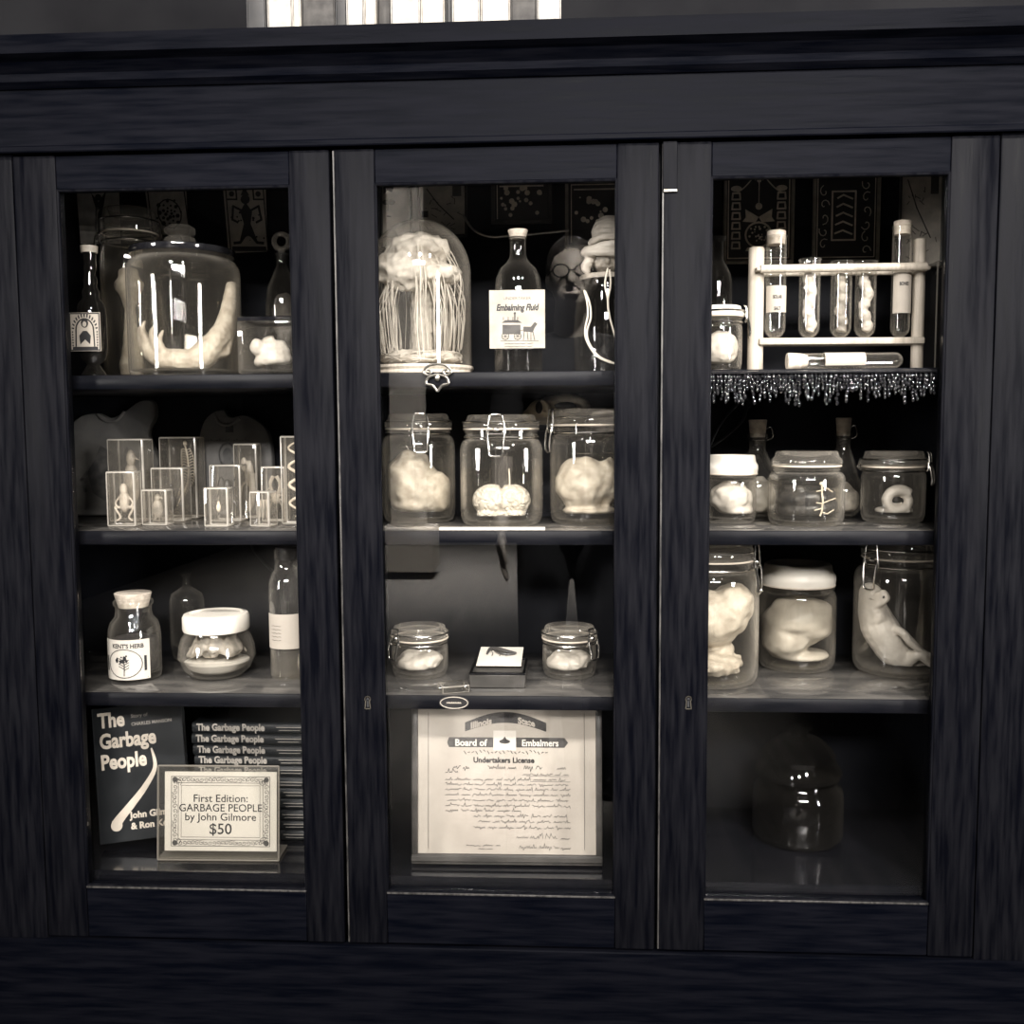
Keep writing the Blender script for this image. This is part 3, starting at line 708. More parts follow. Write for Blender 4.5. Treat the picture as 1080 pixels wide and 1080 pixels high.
def resin_block(x0, x1, yt, Y, label, fn, depth=None, rz=.0):
    c = at((x0+x1)/2, yt, Y); w = wid(x0, x1, (yt+545)/2, Y-.01); H = c.z-Zs; d = depth or min(w*.7, .045)
    if rz: w = w*.86
    t = thing('resin_block', label, 'resin block', (c.x, Y, Zs+.0006), rz, 'clear specimen blocks')
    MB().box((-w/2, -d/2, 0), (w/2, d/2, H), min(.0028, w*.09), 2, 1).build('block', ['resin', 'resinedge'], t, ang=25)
    g = MB(); mt = fn(g, w*.5-.004, d*.5-.004, H)
    if mt[0] == '#': g.fused('specimen', mt[1:], t, .0011, 2)
    else: g.build('specimen', mt, t)
    return t
def sp_skeleton(g, w, d, H):
    P = wiggle([(w*.2, 0, H*.90), (w*.35, 0, H*.7), (w*.30, 0, H*.45), (-w*.1, 0, H*.28), (-w*.4, 0, H*.14)], 7)
    g.tube(P, .0014, 6); g.ball((w*.2, 0, H*.92), (.004, .003, .005), 2)
    for i in range(3, len(P)-6, 1):
        p = P[i]; L = w*.42*math.sin(PI*(i/len(P))**.6)
        for sg in (-1, 1): g.tube(wiggle([p, p+Vector((sg*L*.7, 0, L*.35)), p+Vector((sg*L, -.002, -L*.1))], 3), .0006, 4)
    return 'bone'
def sp_snake(g, w, d, H):
    P = [(w*.55*math.sin(i*.55), d*.2*math.cos(i*.5), H*(.08+.84*i/46)) for i in range(47)]
    g.tube(P, [.0016+.0012*math.sin(PI*i/46) for i in range(47)], 7)
    return 'bone'
def sp_bird(g, w, d, H):
    g.ball((0, 0, H*.45), (w*.5, d*.5, H*.27), 3); g.ball((w*.05, -d*.1, H*.76), (w*.3, d*.35, H*.11), 2)
    g.tube([(w*.25, -d*.1, H*.77), (w*.62, -d*.2, H*.74)], [.0025, .0006], 6)
    g.tube([(-w*.1, 0, H*.26), (-w*.4, 0, H*.10)], [.004, .0012], 6); g.tube([(w*.2, -d*.1, H*.22), (w*.2, -d*.2, H*.07)], .0011, 5)
    return '#grey'
def sp_frog(g, w, d, H):
    g.ball((0, 0, H*.46), (w*.42, d*.45, H*.22), 3); g.ball((0, -d*.1, H*.66), (w*.34, d*.4, H*.12), 2)
    for sg in (-1, 1):
        g.tube(wiggle([(sg*w*.3, 0, H*.55), (sg*w*.72, -d*.1, H*.42), (sg*w*.45, -d*.2, H*.32)], 4), .0018, 6)
        g.tube(wiggle([(sg*w*.2, 0, H*.32), (sg*w*.8, -d*.1, H*.34), (sg*w*.35, -d*.1, H*.16), (sg*w*.7, -d*.2, H*.09)], 4), .0022, 6)
    return '#cream'
def sp_beetle(g, w, d, H):
    g.ball((0, 0, H*.34), (w*.34, d*.45, H*.16), 3); g.ball((0, 0, H*.55), (w*.24, d*.35, H*.07), 2); g.ball((0, 0, H*.65), (w*.14, d*.25, H*.045), 2)
    for sg in (-1, 1):
        for q in range(3): g.tube(wiggle([(sg*w*.2, 0, H*(.52-.10*q)), (sg*w*.6, 0, H*(.57-.13*q)), (sg*w*.8, 0, H*(.46-.15*q))], 3), .0008, 5)
        g.tube(wiggle([(sg*w*.08, 0, H*.68), (sg*w*.35, 0, H*.78), (sg*w*.3, 0, H*.88)], 4), .0007, 5)
    return 'dark'
def sp_egg(g, w, d, H):
    g.ball((0, 0, H*.48), (w*.26, d*.3, H*.12), 3); g.ball((0, 0, H*.60), (w*.15, d*.2, H*.05), 2)
    return '#bone'
def sp_fetus(g, w, d, H):
    g.ball((w*.15, 0, H*.60), (w*.5, d*.5, H*.18), 3); g.ball((-w*.35, -d*.1, H*.72), (w*.35, d*.35, H*.10), 2)
    g.tube(wiggle([(w*.4, 0, H*.6), (w*.45, 0, H*.35), (w*.1, 0, H*.14), (-w*.4, 0, H*.10)], 5), [.006*(1-i/22) +.002 for i in range(16)], 8)
    g.tube(wiggle([(-w*.1, 0, H*.5), (-w*.6, -d*.2, H*.42), (-w*.7, -d*.3, H*.30)], 4), .002, 6)
    return '#pale'
def sp_spider(g, w, d, H):
    g.ball((-w*.1, 0, H*.60), (w*.3, d*.45, H*.14), 3); g.ball((w*.05, 0, H*.42), (w*.2, d*.3, H*.08), 2)
    for sg in (-1, 1):
        for q in range(4): g.tube(wiggle([(w*.05, 0, H*.44), (sg*w*.55+w*.05, -d*.2, H*(.78-.17*q)), (sg*w*.85, 0, H*(.58-.16*q))], 4), .0012, 5)
    return 'dark'
def sp_claws(g, w, d, H):
    for q in (-1, 0, 1):
        P = wiggle([(q*w*.4, 0, H*.75), (q*w*.4+w*.1, -d*.1, H*.5), (q*w*.4-w*.05, 0, H*.25)], 5); g.tube(P, [.0026*(1-.7*i/len(P)) for i in range(len(P))], 6)
    return 'grey'
def sp_crab(g, w, d, H):
    g.ball((0, 0, H*.42), (w*.4, d*.4, H*.12), 3)
    for sg in (-1, 1):
        for q in range(4): g.tube(wiggle([(sg*w*.25, 0, H*.42), (sg*w*.65, 0, H*(.62-.13*q)), (sg*w*.8, 0, H*(.46-.13*q))], 3), .0011, 5)
        P = wiggle([(sg*w*.2, 0, H*.5), (sg*w*.5, -d*.1, H*.68), (sg*w*.15, -d*.1, H*.82)], 4); g.tube(P, [.002+.002*(i/len(P)) for i in range(len(P))], 6)
    return 'grey'
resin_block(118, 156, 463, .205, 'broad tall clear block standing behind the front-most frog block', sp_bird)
resin_block(113, 147, 497, .115, 'clear resin block with a splayed frog and pale-edged base', sp_frog, rz=.12)
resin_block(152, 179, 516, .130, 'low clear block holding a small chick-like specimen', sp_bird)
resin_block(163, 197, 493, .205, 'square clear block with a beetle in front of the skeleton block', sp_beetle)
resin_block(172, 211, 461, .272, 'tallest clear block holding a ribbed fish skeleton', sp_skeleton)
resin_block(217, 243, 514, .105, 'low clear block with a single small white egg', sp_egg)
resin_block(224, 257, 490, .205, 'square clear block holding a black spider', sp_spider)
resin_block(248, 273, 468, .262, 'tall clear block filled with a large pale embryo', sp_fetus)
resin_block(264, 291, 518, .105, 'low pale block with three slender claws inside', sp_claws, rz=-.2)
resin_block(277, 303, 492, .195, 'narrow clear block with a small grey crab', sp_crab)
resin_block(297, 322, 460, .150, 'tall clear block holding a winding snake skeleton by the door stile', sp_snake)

# ================================================================== BAY 1, third shelf
Zs = Z3
# corked herb jar with printed label
c = on(143, 719, Zs+.001); Y = c.y+.03; c = at(143, 700, Y); u = wid(0, 10, 690, Y)/10; z = lambda y: at(143, y, Y).z-Zs
R = 25.5*u
t = thing('herb_jar', 'squat cork-stoppered jar with a printed herb label', 'jar', (c.x, Y, Zs+.0006))
pr = [(0, .005), (R*.8, 0), (R*.96, .003), (R, .010), (R, z(672)), (R*.97, z(662)), (R*.88, z(655)), (R*.72, z(650)), (R*.68, z(645)), (R*.68, z(639)), (R*.76, z(637)), (R*.76, z(634)), (R*.70, z(632))]
inn = [(R*.60, z(632)), (R*.60, z(650)), (R*.82, z(657)), (R*.92, z(665)), (R*.93, .012), (0, .009)]
MB().lathe(pr+inn, 48).build('jar_body', 'glass', t, ang=50)
corkm(R*.59, z(640), z(625), t, 'cork', 'cork', 1.2)
s = specimen('herb_fill', 'dark dried herbs filling the cork-stoppered jar', t.location, 'herbs')
MB().lathe([(0, .0095), (R*.88, .0125), (R*.90, .02), (R*.90, z(676)), (R*.8, z(672)), (0, z(670))], 40).fused('herbs', 'dark', s, .003, 2, lambda p: .0018*noise.noise(p*180), lim=(R*.895, .0145)); s['kind'] = 'stuff'
lz0, lz1 = max(z(716), .006), z(670)
lb = arc_label(R, lz0, lz1, .98, t)
text("KENT'S HERB", .0098, 'ink', lb, .006, lz1-.0135, 0, bold=.0003, sx=.92, bend=R+.0013)
k = MB(); cz = (lz0+lz1)/2-.006; rr = 15*u
k.stroke([(rr*1.15*math.cos(q*PI/12), cz+rr*.95*math.sin(q*PI/12)) for q in range(24)], .0012, 0, True)
k.stroke([(0, cz-rr*.8), (.001, cz-.2*rr), (0, cz+rr*.5)], .0012, 0)
for q in range(15):
    a = random.uniform(.2, PI-.2); r = rr*random.uniform(.2, .8); k.dot(r*math.cos(a)*.8, cz+r*.75*math.sin(a), random.uniform(.0014, .0030), 0, 7)
for q in range(8): k.stroke([(0, cz+(q-5)*.0022), ((-1)**q*.008, cz+(q-3)*.0022)], .0011, 0)
for sg in (-1, 1): k.prism([(sg*rr*1.35-.002, cz+.012), (sg*rr*1.35+.002, cz+.012), (sg*rr*1.35+.002, cz-.013), (sg*rr*1.35-.002, cz-.013)], -.0003, 0)
k.stroke([(-rr*1.5, lz0+.003), (rr*1.5, lz0+.003)], .001, 0)
for v in k.b.verts:
    X = v.co.x; d = R+.0012-v.co.y; v.co = Vector((d*math.sin(X/R), -d*math.cos(X/R), v.co.z))
k.build('herb_print', 'ink', lb, False)
# cruet behind
Y = .27; c = at(199, 690, Y); u = wid(0, 10, 650, Y)/10; z = lambda y: at(199, y, Y).z-Zs
t = bottle('cruet', 'small clear round-shouldered flask with a flared neck behind the round jar', (c.x, Y, Zs+.0006),
           [(13*u, 0), (15*u, .004), (17*u, .03), (17.5*u, z(648)), (17*u, z(632)), (15*u, z(626)), (9*u, z(622)), (4*u, z(618)), (3.2*u, z(610)), (5.5*u, z(606)), (6.5*u, z(605))])
# round jar with glaring white lid
c = on(229, 719, Zs+.001); Y = c.y+.045; c = at(229, 690, Y); u = wid(0, 10, 690, Y)/10; z = lambda y: at(229, y, Y).z-Zs
R = 38*u
t = thing('round_jar', 'round-bellied jar with a white lid and flower heads inside', 'jar', (c.x, Y, Zs+.0006))
pr = [(0, .004), (R*.5, 0), (R*.68, .003), (R*.86, .014), (R*.97, .032), (R, z(692)), (R*.97, z(680)), (R*.90, z(672)), (R*.82, z(667)), (R*.80, z(662))]
MB().lathe(pr+[(R*.74, z(662)), (R*.76, z(668)), (R*.86, z(674)), (R*.92, z(682)), (R*.94, z(692)), (R*.9, .032), (R*.78, .016), (R*.5, .0075), (0, .008)], 56).build('jar_body', 'glass', t, ang=50)
MB().lathe([(0, z(664)), (R*.84, z(664)), (R*.86, z(662)), (R*.86, z(650)), (R*.82, z(647)), (R*.70, z(646)), (R*.66, z(648)), (0, z(648))], 56).build('jar_lid', 'white', t)
s = specimen('flower_heads', 'pale flower heads packed in the round-bellied jar', t.location, 'flowers')
m = MB()
for q in range(150):
    a = random.uniform(0, 2*PI); rr = R*.84*math.sqrt(random.random()); zz = random.uniform(.040, z(672))
    if (rr/R)**2+((zz-.06)/.066)**2 > 1.0: continue
    m.ball((rr*math.cos(a), rr*math.sin(a), zz), (random.uniform(.006, .010),)*3, 2, lump(6, .35, q))
m.fused('flowers', 'grey', s, .0024, 1, lambda p: .0016*noise.noise(p*260), lim=(R*.80, .0315, z(690)-.001, .55)); s['kind'] = 'stuff'
s = specimen('sugar_bed', 'white granular bed under the flower heads', t.location, 'granules'); s['kind'] = 'stuff'
MB().lathe([(0, .0085), (R*.5, .0085), (R*.74, .016), (R*.84, .026), (R*.5, .029), (0, .030)], 40).build('granules', 'white', s)
# tall labelled bottle by the stile
c = on(305, 719, Zs+.001); Y = c.y+.035; c = at(305, 690, Y); u = wid(0, 10, 680, Y)/10; z = lambda y: at(305, y, Y).z-Zs
R = 18.5*u
t = bottle('labelled_bottle', 'tall clear bottle with a pale label and cloudy lower half by the stile', (c.x, Y, Zs+.0006),
           [(R*.9, 0), (R, .006), (R, z(622)), (R*.96, z(612)), (R*.8, z(604)), (R*.66, z(600)), (R*.62, z(592)), (R*.68, z(588)), (R*.68, z(580))])
lb = arc_label(R, z(681), z(645), 1.25, t, 'paper', .1)
k = MB()
for q in range(5): k.stroke([(R*-.7+.002*i, z(672)+.006*q+.0006*math.sin(i*1.7+q)) for i in range(10)], .0007, 0)
for v in k.b.verts:
    X = v.co.x; d = R+.001-v.co.y; v.co = Vector((d*math.sin(X/R), -d*math.cos(X/R), v.co.z))
k.build('faint_print', 'softink', lb, False)
corkm(R*.58, z(590), z(577), t, 'dark', 'stopper', 1.0)
MB().lathe([(0, .0065), (R*.85, .008), (R-.0026, .012), (R-.0026, z(683)), (0, z(683))], 32).build('liquid', 'cloudy', t)
# black cable on the back
t = thing('cable', 'thin black cable dropping behind the tall labelled bottle', 'cable', tuple(at(268, 580, .325)))
o0 = at(268, 580, .325)
MB().tube(wiggle([tuple(at(x, y, .328)-o0) for x, y in ((262, 566), (268, 581), (277, 592), (290, 606), (296, 625), (300, 660))], 6), .0024, 8).build('cable', 'cable', t)

# ================================================================== BAY 1, cabinet bottom: books and price sign
Zs = Z4
BW, BH, BT = .146, .226, .021
def make_book(name, label, loc, rot, group=None):
    t = thing(name, label, 'book', loc, group=group, rot=rot)
    # cover lies in the local xz plane, front at y=0, spine at x=0
    m = MB().box((0, 0, 0), (BW, .0022, BH), .0006, 1); m.box((0, BT-.0022, 0), (BW, BT, BH), .0006, 1); m.box((-.002, 0, 0), (.0005, BT, BH), .0006, 1)
    m.build('cover', 'bookcover', t, ang=30)
    strip((.001, .0023, .003), (BW-.004, BT-.0023, BH-.003), 'pages', 'pages', t)
    return t
P0 = at(108, 896, .175); P1 = at(196, 884, .21)
ry = math.atan2(P1.y-P0.y, P1.x-P0.x)
rot = (Matrix.Rotation(.17, 3, 'Z') @ Matrix.Rotation(-math.radians(10), 3, 'X') @ Matrix.Rotation(math.radians(-4.5), 3, 'Y')).to_euler()
bk = make_book('book', 'upright black book showing its front cover with big pale title', (at(107, 893, .10).x, .100, Zs+.011), rot)
cv = bk.children[0]
F_ = lambda a, b: (BW*a, BH*b)
sz = .0295
for i, w in enumerate(('The', 'Garbage', 'People')):
    text(w, sz*1.16, 'coverprint', cv, .008, BH*(.855-.155*i), -.0005, 'LEFT', .0012, 0, .80)
text('Story of', .0085, 'spineprint', cv, .062, BH*.905, -.0005, 'LEFT', .0001)
text('CHARLES MANSON', .0078, 'spineprint', cv, .062, BH*.845, -.0005, 'LEFT', .0002, sx=.98)
text('John Gilmore', .0150, 'coverprint', cv, .050, BH*.165, -.0005, 'LEFT', .0006)
text('& Ron Kenner', .0150, 'coverprint', cv, .050, BH*.085, -.0005, 'LEFT', .0006)
k = MB(); A = wiggle([(.092, 0, .150), (.096, 0, .118), (.078, 0, .088), (.055, 0, .062), (.034, 0, .040), (.026, 0, .030)], 6)
wd = [.0012+.0075*(i/len(A))**.8 for i in range(len(A))]
L_, Rr = [], []
for i, p in enumerate(A):
    d = (A[min(i+1, len(A)-1)]-A[max(i-1, 0)]).normalized(); q = Vector((-d.z, 0, d.x))
    L_.append((p.x+q.x*wd[i], p.z+q.z*wd[i])); Rr.append((p.x-q.x*wd[i], p.z-q.z*wd[i]))
k.prism(L_+Rr[::-1], -.0006, 0); k.dot(.027, .028, .0095, -.0003, 14); k.build('torch_print', 'coverprint', cv, False)
# stack of the same title lying flat, spines out
nb = 11; Yst = .150; top = at(265, 763, Yst).z; x0 = at(203, 800, Yst).x
hstep = (top-Zs-.001)/nb
first = None
ords = ['topmost book of the flat stack', 'second book down in the flat stack', 'third book down in the flat stack', 'fourth book down in the flat stack', 'fifth book down in the flat stack', 'sixth book down in the flat stack', 'seventh book down in the flat stack', 'eighth book down in the flat stack', 'ninth book down in the flat stack', 'second book up from the bottom of the flat stack', 'bottom book of the flat stack']
for i in range(nb):
    zt = top-i*hstep
    if first is None:
        first = thing('stacked_book', '', 'book', (0, 0, 0), group='black books stacked flat with spines out')
        h = hstep-.0006; w = .212
        m = MB().box((0, 0, -h), (w, BW, -h+.002), .0005, 1); m.box((0, 0, -.002), (w, BW, 0), .0005, 1)
        P = [(-.0055*math.cos(a)+.0005, -h/2+h/2*math.sin(a)) for a in [(-.5+q/8)*PI for q in range(9)]]
        for q in range(8):
            m._add([(0, P[q][0], P[q][1]), (w, P[q][0], P[q][1]), (w, P[q+1][0], P[q+1][1]), (0, P[q+1][0], P[q+1][1])], [(0, 1, 2, 3)])
        cvs = m.build('cover', 'bookcover', first, ang=30)
        strip((.003, .001, -h+.0021), (w-.003, BW-.004, -.0021), 'pages', 'pages', first)
        text('The Garbage People', .0165, 'spineprint', cvs, .008, -h*.70, -.0052, 'LEFT', .0007, 0, .86)
        k = MB()
        k.stroke([(.146, -h*.36), (.190, -h*.36)], .0012, -.0052); k.stroke([(.150, -h*.64), (.186, -h*.64)], .0009, -.0052)
        k.stroke([(.203, -h*.8), (.203, -h*.2)], .0014, -.0052); k.build('author_line', 'spineprint', cvs, False)
        o = first
    else: o = copy_tree(first)
    o['label'] = ords[i]+(' of black paperbacks' if i else ' of black paperbacks, title clear of the sign')
    o.location = (x0+random.uniform(0, .003)+(.004 if i == 3 else 0)+(.009 if i > 5 else 0), Yst+random.uniform(0, .006), zt); o.rotation_euler = (0, 0, random.uniform(-.012, .012))
# price sign in a clear acrylic holder
Y = .070; a, b2 = at(167, 905, Y), at(291, 813, Y); w = b2.x-a.x; h = b2.z-a.z
t = thing('price_sign', 'white price card with ornate border in a clear acrylic stand', 'sign', (a.x+w/2, Y, Zs+.0022), rot=(-.10, 0, .02))
zb = a.z-Zs
hz = max(zb, 0)
strip((-w/2, -.002, 0), (w/2, -.0008, hz+h), 'acrylic_front', 'acrylic', t)
strip((-w/2, .0012, 0), (w/2, .0024, hz+h), 'acrylic_back', 'acrylic', t)
m = MB()
for (p, q) in (((-w/2, 0), (w/2, 0)), ((-w/2, hz+h), (w/2, hz+h)), ((-w/2, 0), (-w/2, hz+h)), ((w/2, 0), (w/2, hz+h))):
    m.tube([(p[0], 0, p[1]), (q[0], 0, q[1])], .0016, 6)
m.build('acrylic_rim', 'acryledge', t)
MB().box((-w/2, .0026, .001), (w/2, .055, .003)).build('acrylic_foot', 'acryledge', t, rot=(.10, 0, 0))
ca, cb = at(174, 900, Y), at(289, 819, Y); cx = (ca.x+cb.x)/2-t.location.x; cw = cb.x-ca.x; z0, z1 = ca.z-Zs+.003, cb.z-Zs
cdm = strip((cx-cw/2, -.0006, z0), (cx+cw/2, .0010, z1), 'card', 'card', t)
k = MB(); hw, hh = cw*.44, (z1-z0)*.44; zc = (z0+z1)/2; y = -.0007
for s_, wd_ in ((1.0, .0009), (.86, .0008), (.80, .0006)):
    sx_ = hw*s_ if s_ == 1 else hw-(1-s_)*hw*1.0; sz_ = hh*s_ if s_ == 1 else hh-(1-s_)*hw*.9
    k.stroke([(cx-sx_, zc-sz_), (cx+sx_, zc-sz_), (cx+sx_, zc+sz_), (cx-sx_, zc+sz_)], wd_, y, True)
def scroll(px_, pz_, r, d):
    k.stroke([(px_+r*(1-q/14)*math.cos(d+q*.6), pz_+r*(1-q/14)*math.sin(d+q*.6)) for q in range(13)], .0009, y)
bt = hw*.07
for q in range(22):
    u = -1+2*(q+.5)/22
    for sg in (-1, 1): scroll(cx+u*hw*.95, zc+sg*(hh-hw*.065), .0042, u*9+sg)
for q in range(13):
    u = -1+2*(q+.5)/13
    for sg in (-1, 1): scroll(cx+sg*(hw-hw*.07), zc+u*hh*.9, .0044, u*7+sg)
for sx_ in (-1, 1):
    for sz_ in (-1, 1): k.dot(cx+sx_*hw*.93, zc+sz_*hh*.91, .0045, y, 8); scroll(cx+sx_*hw*.86, zc+sz_*hh*.84, .006, sx_*2+sz_)
k.build('ornate_border', 'softink', cdm, False)
ts = cw/.175
for s_, zz, bd in (('First Edition:', .62, .0), ('GARBAGE PEOPLE', .50, .0), ('by John Gilmore', .385, .0)):
    text(s_, .0165*ts, 'ink', cdm, cx, z0+(z1-z0)*zz, y-.0003, bold=.0001, sx=1.02 if s_[0] != 'G' else .98)
text('$50', .0235*ts, 'ink', cdm, cx, z0+(z1-z0)*.215, y-.0003, bold=.0002)

# ================================================================== BAY 2, upper shelf
Zs = Z1
# cloche with stringy specimen
Y = .165; c = at(444, 385, Y); u = wid(0, 10, 320, Y)/10; z = lambda y: at(444, y, Y).z-Zs
t = thing('glass_cloche', 'tall glass dome on a round plinth sheltering a pale stringy specimen', 'cloche', (c.x, Y, Zs+.0006))
R = 51*u; Zt = z(232); sh = Zt-R*1.05
MB().lathe([(0, 0), (R*1.01, 0), (R*1.03, .004), (R*1.0, .008), (R*1.04, .012), (R*1.03, .016), (0, .016)], 64).build('plinth', 'rackwood', t)
pr = [(R, .0165)]+[(R, .0165+(sh-.0165)*k/4) for k in range(1, 5)]+[(R*math.cos(a), sh+(Zt-sh)*math.sin(a)) for a in [PI/2*q/14 for q in range(1, 15)]]
pr[-1] = (0, Zt)
MB().lathe(pr+[(0, Zt-.0025)]+[(max(r-.0025, 0.0), zz-.002*(zz > sh)) for r, zz in reversed(pr[:-1])]+[(R, .0165)], 64).build('glass_dome', 'glass', t, ang=60)
s = specimen('fibrous_specimen', 'pale shaggy specimen with long drooping fibres under the glass dome', (c.x, Y, Zs+.018))
m = MB()
zt = Zt-.045
m.ball((0, .0, zt-.022), (R*.62, R*.5, .026), 3, lump(3, .3)); m.ball((-R*.25, -.01, zt-.055), (R*.62, R*.45, .032), 3, lump(4, .3, 3)); m.ball((R*.28, -.008, zt-.062), (R*.55, R*.45, .020), 3, lump(4, .3, 9))
m.ball((R*.1, .0, zt-.02), (R*.4, R*.35, .018), 2)
m.tube(wiggle([(0, .02, zt-.05), (0, .025, .06), (0, .02, .01)], 5), [.018]*11, 10)
m.ball((0, .01, .012), (R*.8, R*.7, .016), 3, lump(4, .3))
m.fused('head_mass', 'fibre', s, .003, 2, lambda p: .003*noise.noise(p*120), lim=(R*.86, .0045))
m = MB()
for q in range(120):
    a = random.uniform(0, 2*PI); r0 = R*random.uniform(.2, .55); r1 = R*random.uniform(.55, .90)
    if math.sin(a) < -.3 and abs(math.cos(a)+.45) < .30: continue
    z0_ = zt-random.uniform(.0, .07); dr = random.uniform(.2, 1.2)
    P = wiggle([(r0*math.cos(a), r0*math.sin(a)*.9, z0_), ((r0+r1)/2*math.cos(a), (r0+r1)/2*math.sin(a)*.9, z0_-.015),
                (r1*math.cos(a+.08), r1*math.sin(a+.08)*.95, z0_-.06), (r1*.96*math.cos(a+.1*dr), r1*.95*math.sin(a+.1*dr), max(z0_-.11, .02)), (r1*(.86+.08*random.random())*math.cos(a+.25*dr), r1*.9*math.sin(a+.25*dr), random.uniform(.004, .03))], 5)
    w0 = random.choice([.0008, .0011, .0016, .0024]); m.tube(P, [w0*(1-.6*i/len(P)) for i in range(len(P))], 5)
for q in range(40):
    a = random.uniform(0, 2*PI); r1 = R*random.uniform(.3, .85)
    P = wiggle([(r1*math.cos(a+k*.5), r1*math.sin(a+k*.5), .004+.018*random.random()) for k in range(4)], 4); m.tube(P, .0012, 5)
for v in m.b.verts:
    r_ = math.hypot(v.co.x, v.co.y)
    if r_ > R*.89: v.co.x *= R*.89/r_; v.co.y *= R*.89/r_
    v.co.z = max(v.co.z, .002)
f = m.build('hanging_fibres', 'fibre', s); f['kind'] = 'stuff'
# ornate pewter bracket under the plinth at the shelf edge
a = at(461, 398, .03)
t = thing('ornament', 'small scrolled pewter ornament fixed to the shelf edge below the dome', 'ornament', (a.x, .0325, a.z))
m = MB(); g = wid(0, 1, 398, .03)
for sg in (-1, 1):
    m.tube(wiggle([(0, 0, 13*g), (sg*8*g, 0, 12*g), (sg*14*g, 0, 6*g), (sg*9*g, 0, 2*g), (sg*6*g, 0, 6*g), (sg*10*g, 0, 8*g)], 5), 1.4*g, 6)
    m.tube(wiggle([(0, 0, 3*g), (sg*9*g, 0, 0), (sg*11*g, 0, -6*g), (sg*5*g, 0, -8*g), (0, 0, -14*g)], 5), 1.4*g, 6)
m.ball((0, 0, 0), (3*g, 2*g, 4*g), 2); m.build('scrollwork', 'pewter', t)
# dark bottle behind the dome
Y = .285; c = at(478, 380, Y); u = wid(0, 10, 320, Y)/10; z = lambda y: at(478, y, Y).z-Zs
t = bottle('dark_bottle', 'black glass bottle half hidden behind the glass dome', (c.x, Y, Zs+.0006),
           [(14*u, 0), (16*u, .005), (16*u, z(300)), (15*u, z(285)), (9*u, z(272)), (5.5*u, z(265)), (5.5*u, z(258)), (7*u, z(256)), (7*u, z(252))], 'darkglass')
# embalming fluid bottle
Y = .13; c = at(547, 385, Y); u = wid(0, 10, 330, Y)/10; z = lambda y: at(547, y, Y).z-Zs
t = bottle('embalming_bottle', 'dark square-shouldered bottle with a cream printed label and pale cork', (c.x, Y, Zs+.0006),
           [(22*u, 0), (24*u, .004), (24*u, z(318)), (23.5*u, z(308)), (22*u, z(294)), (18*u, z(284)), (12*u, z(278)), (9*u, z(273)), (8*u, z(268)), (8*u, z(253)), (9.5*u, z(251))], 'dimglass')
MB().lathe([(0, .0065), (21*u, .008), (22*u, .012), (22*u, z(312)), (0, z(312))], 32).build('liquid', 'darkglass', t)
corkm(7.5*u, z(253), z(243), t, 'cork', 'cork', 1.35)
yb = -24.6*u; lw = 27*u
lb = strip((-lw, yb-.001, z(370)), (lw, yb, z(310)), 'label', 'labelpaper', t); yl = yb-.0011
text('Embalming Fluid', .0135, 'ink', lb, 0, z(331), yl, bold=.0006, shear=.25, sx=.74)
text('UNDERTAKER', .0062, 'softink', lb, 0, z(320), yl, sx=1.1)
k = MB(); f = lambda x, y: (at(x, y, Y-.04).x-c.x, at(x, y, Y-.04).z-Zs)
k.prism([f(530, 343), f(549, 343), f(549, 353), f(530, 353)], yl-.0002, yl); k.prism([f(529, 341), f(533, 338), f(546, 338), f(551, 341)], yl-.0002, yl)
for x in (531, 536, 541, 546): k.stroke([f(x, 338), f(x, 335)], .0012, yl)
k.stroke([f(543, 338), f(543, 330)], .002, yl); k.dot(*f(543, 331), .002, yl)
for x in (533, 546):
    cx, cz = f(x, 355); k.stroke([(cx+.0055*math.cos(q*PI/7), cz+.0055*math.sin(q*PI/7)) for q in range(14)], .001, yl, True)
    for q in range(4): k.stroke([(cx-.005*math.cos(q*PI/4), cz-.005*math.sin(q*PI/4)), (cx+.005*math.cos(q*PI/4), cz+.005*math.sin(q*PI/4))], .0006, yl)
k.prism([f(552, 350), f(552, 345), f(560, 345), f(564, 340), f(567, 342), f(564, 346), f(562, 351)], yl-.0002, yl)
for x, d in ((553, -1), (556, 1), (560, 0), (562, 2)): k.stroke([f(x, 350), f(x+d, 359)], .0011, yl)
k.stroke([f(547, 350), f(553, 348)], .0009, yl); k.stroke([f(528, 360), f(568, 360)], .0008, yl); k.build('carriage_print', 'softink', lb, False)
k = MB()
for y_ in (363, 366, 368.5):
    P = f(532, y_); Q = f(562, y_); n = 14
    k.stroke([(P[0]+(Q[0]-P[0])*q/n, P[1]+.0005*((q*7) % 3-1)) for q in range(n+1)], .0008, yl)
k.build('small_print', 'softink', lb, False)
# cable towards the cork, its bright highlight put in as pale pewter
o0 = at(495, 236, .325)
t = thing('cable', 'thin cable sagging across the back beside the cork of the fluid bottle', 'cable', tuple(o0))
MB().tube(wiggle([tuple(at(x, y, .316)-o0) for x, y in ((488, 226), (498, 241), (510, 248), (522, 250), (534, 249), (560, 247), (600, 243))], 6), .0022, 8).build('cable', 'pewter', t)
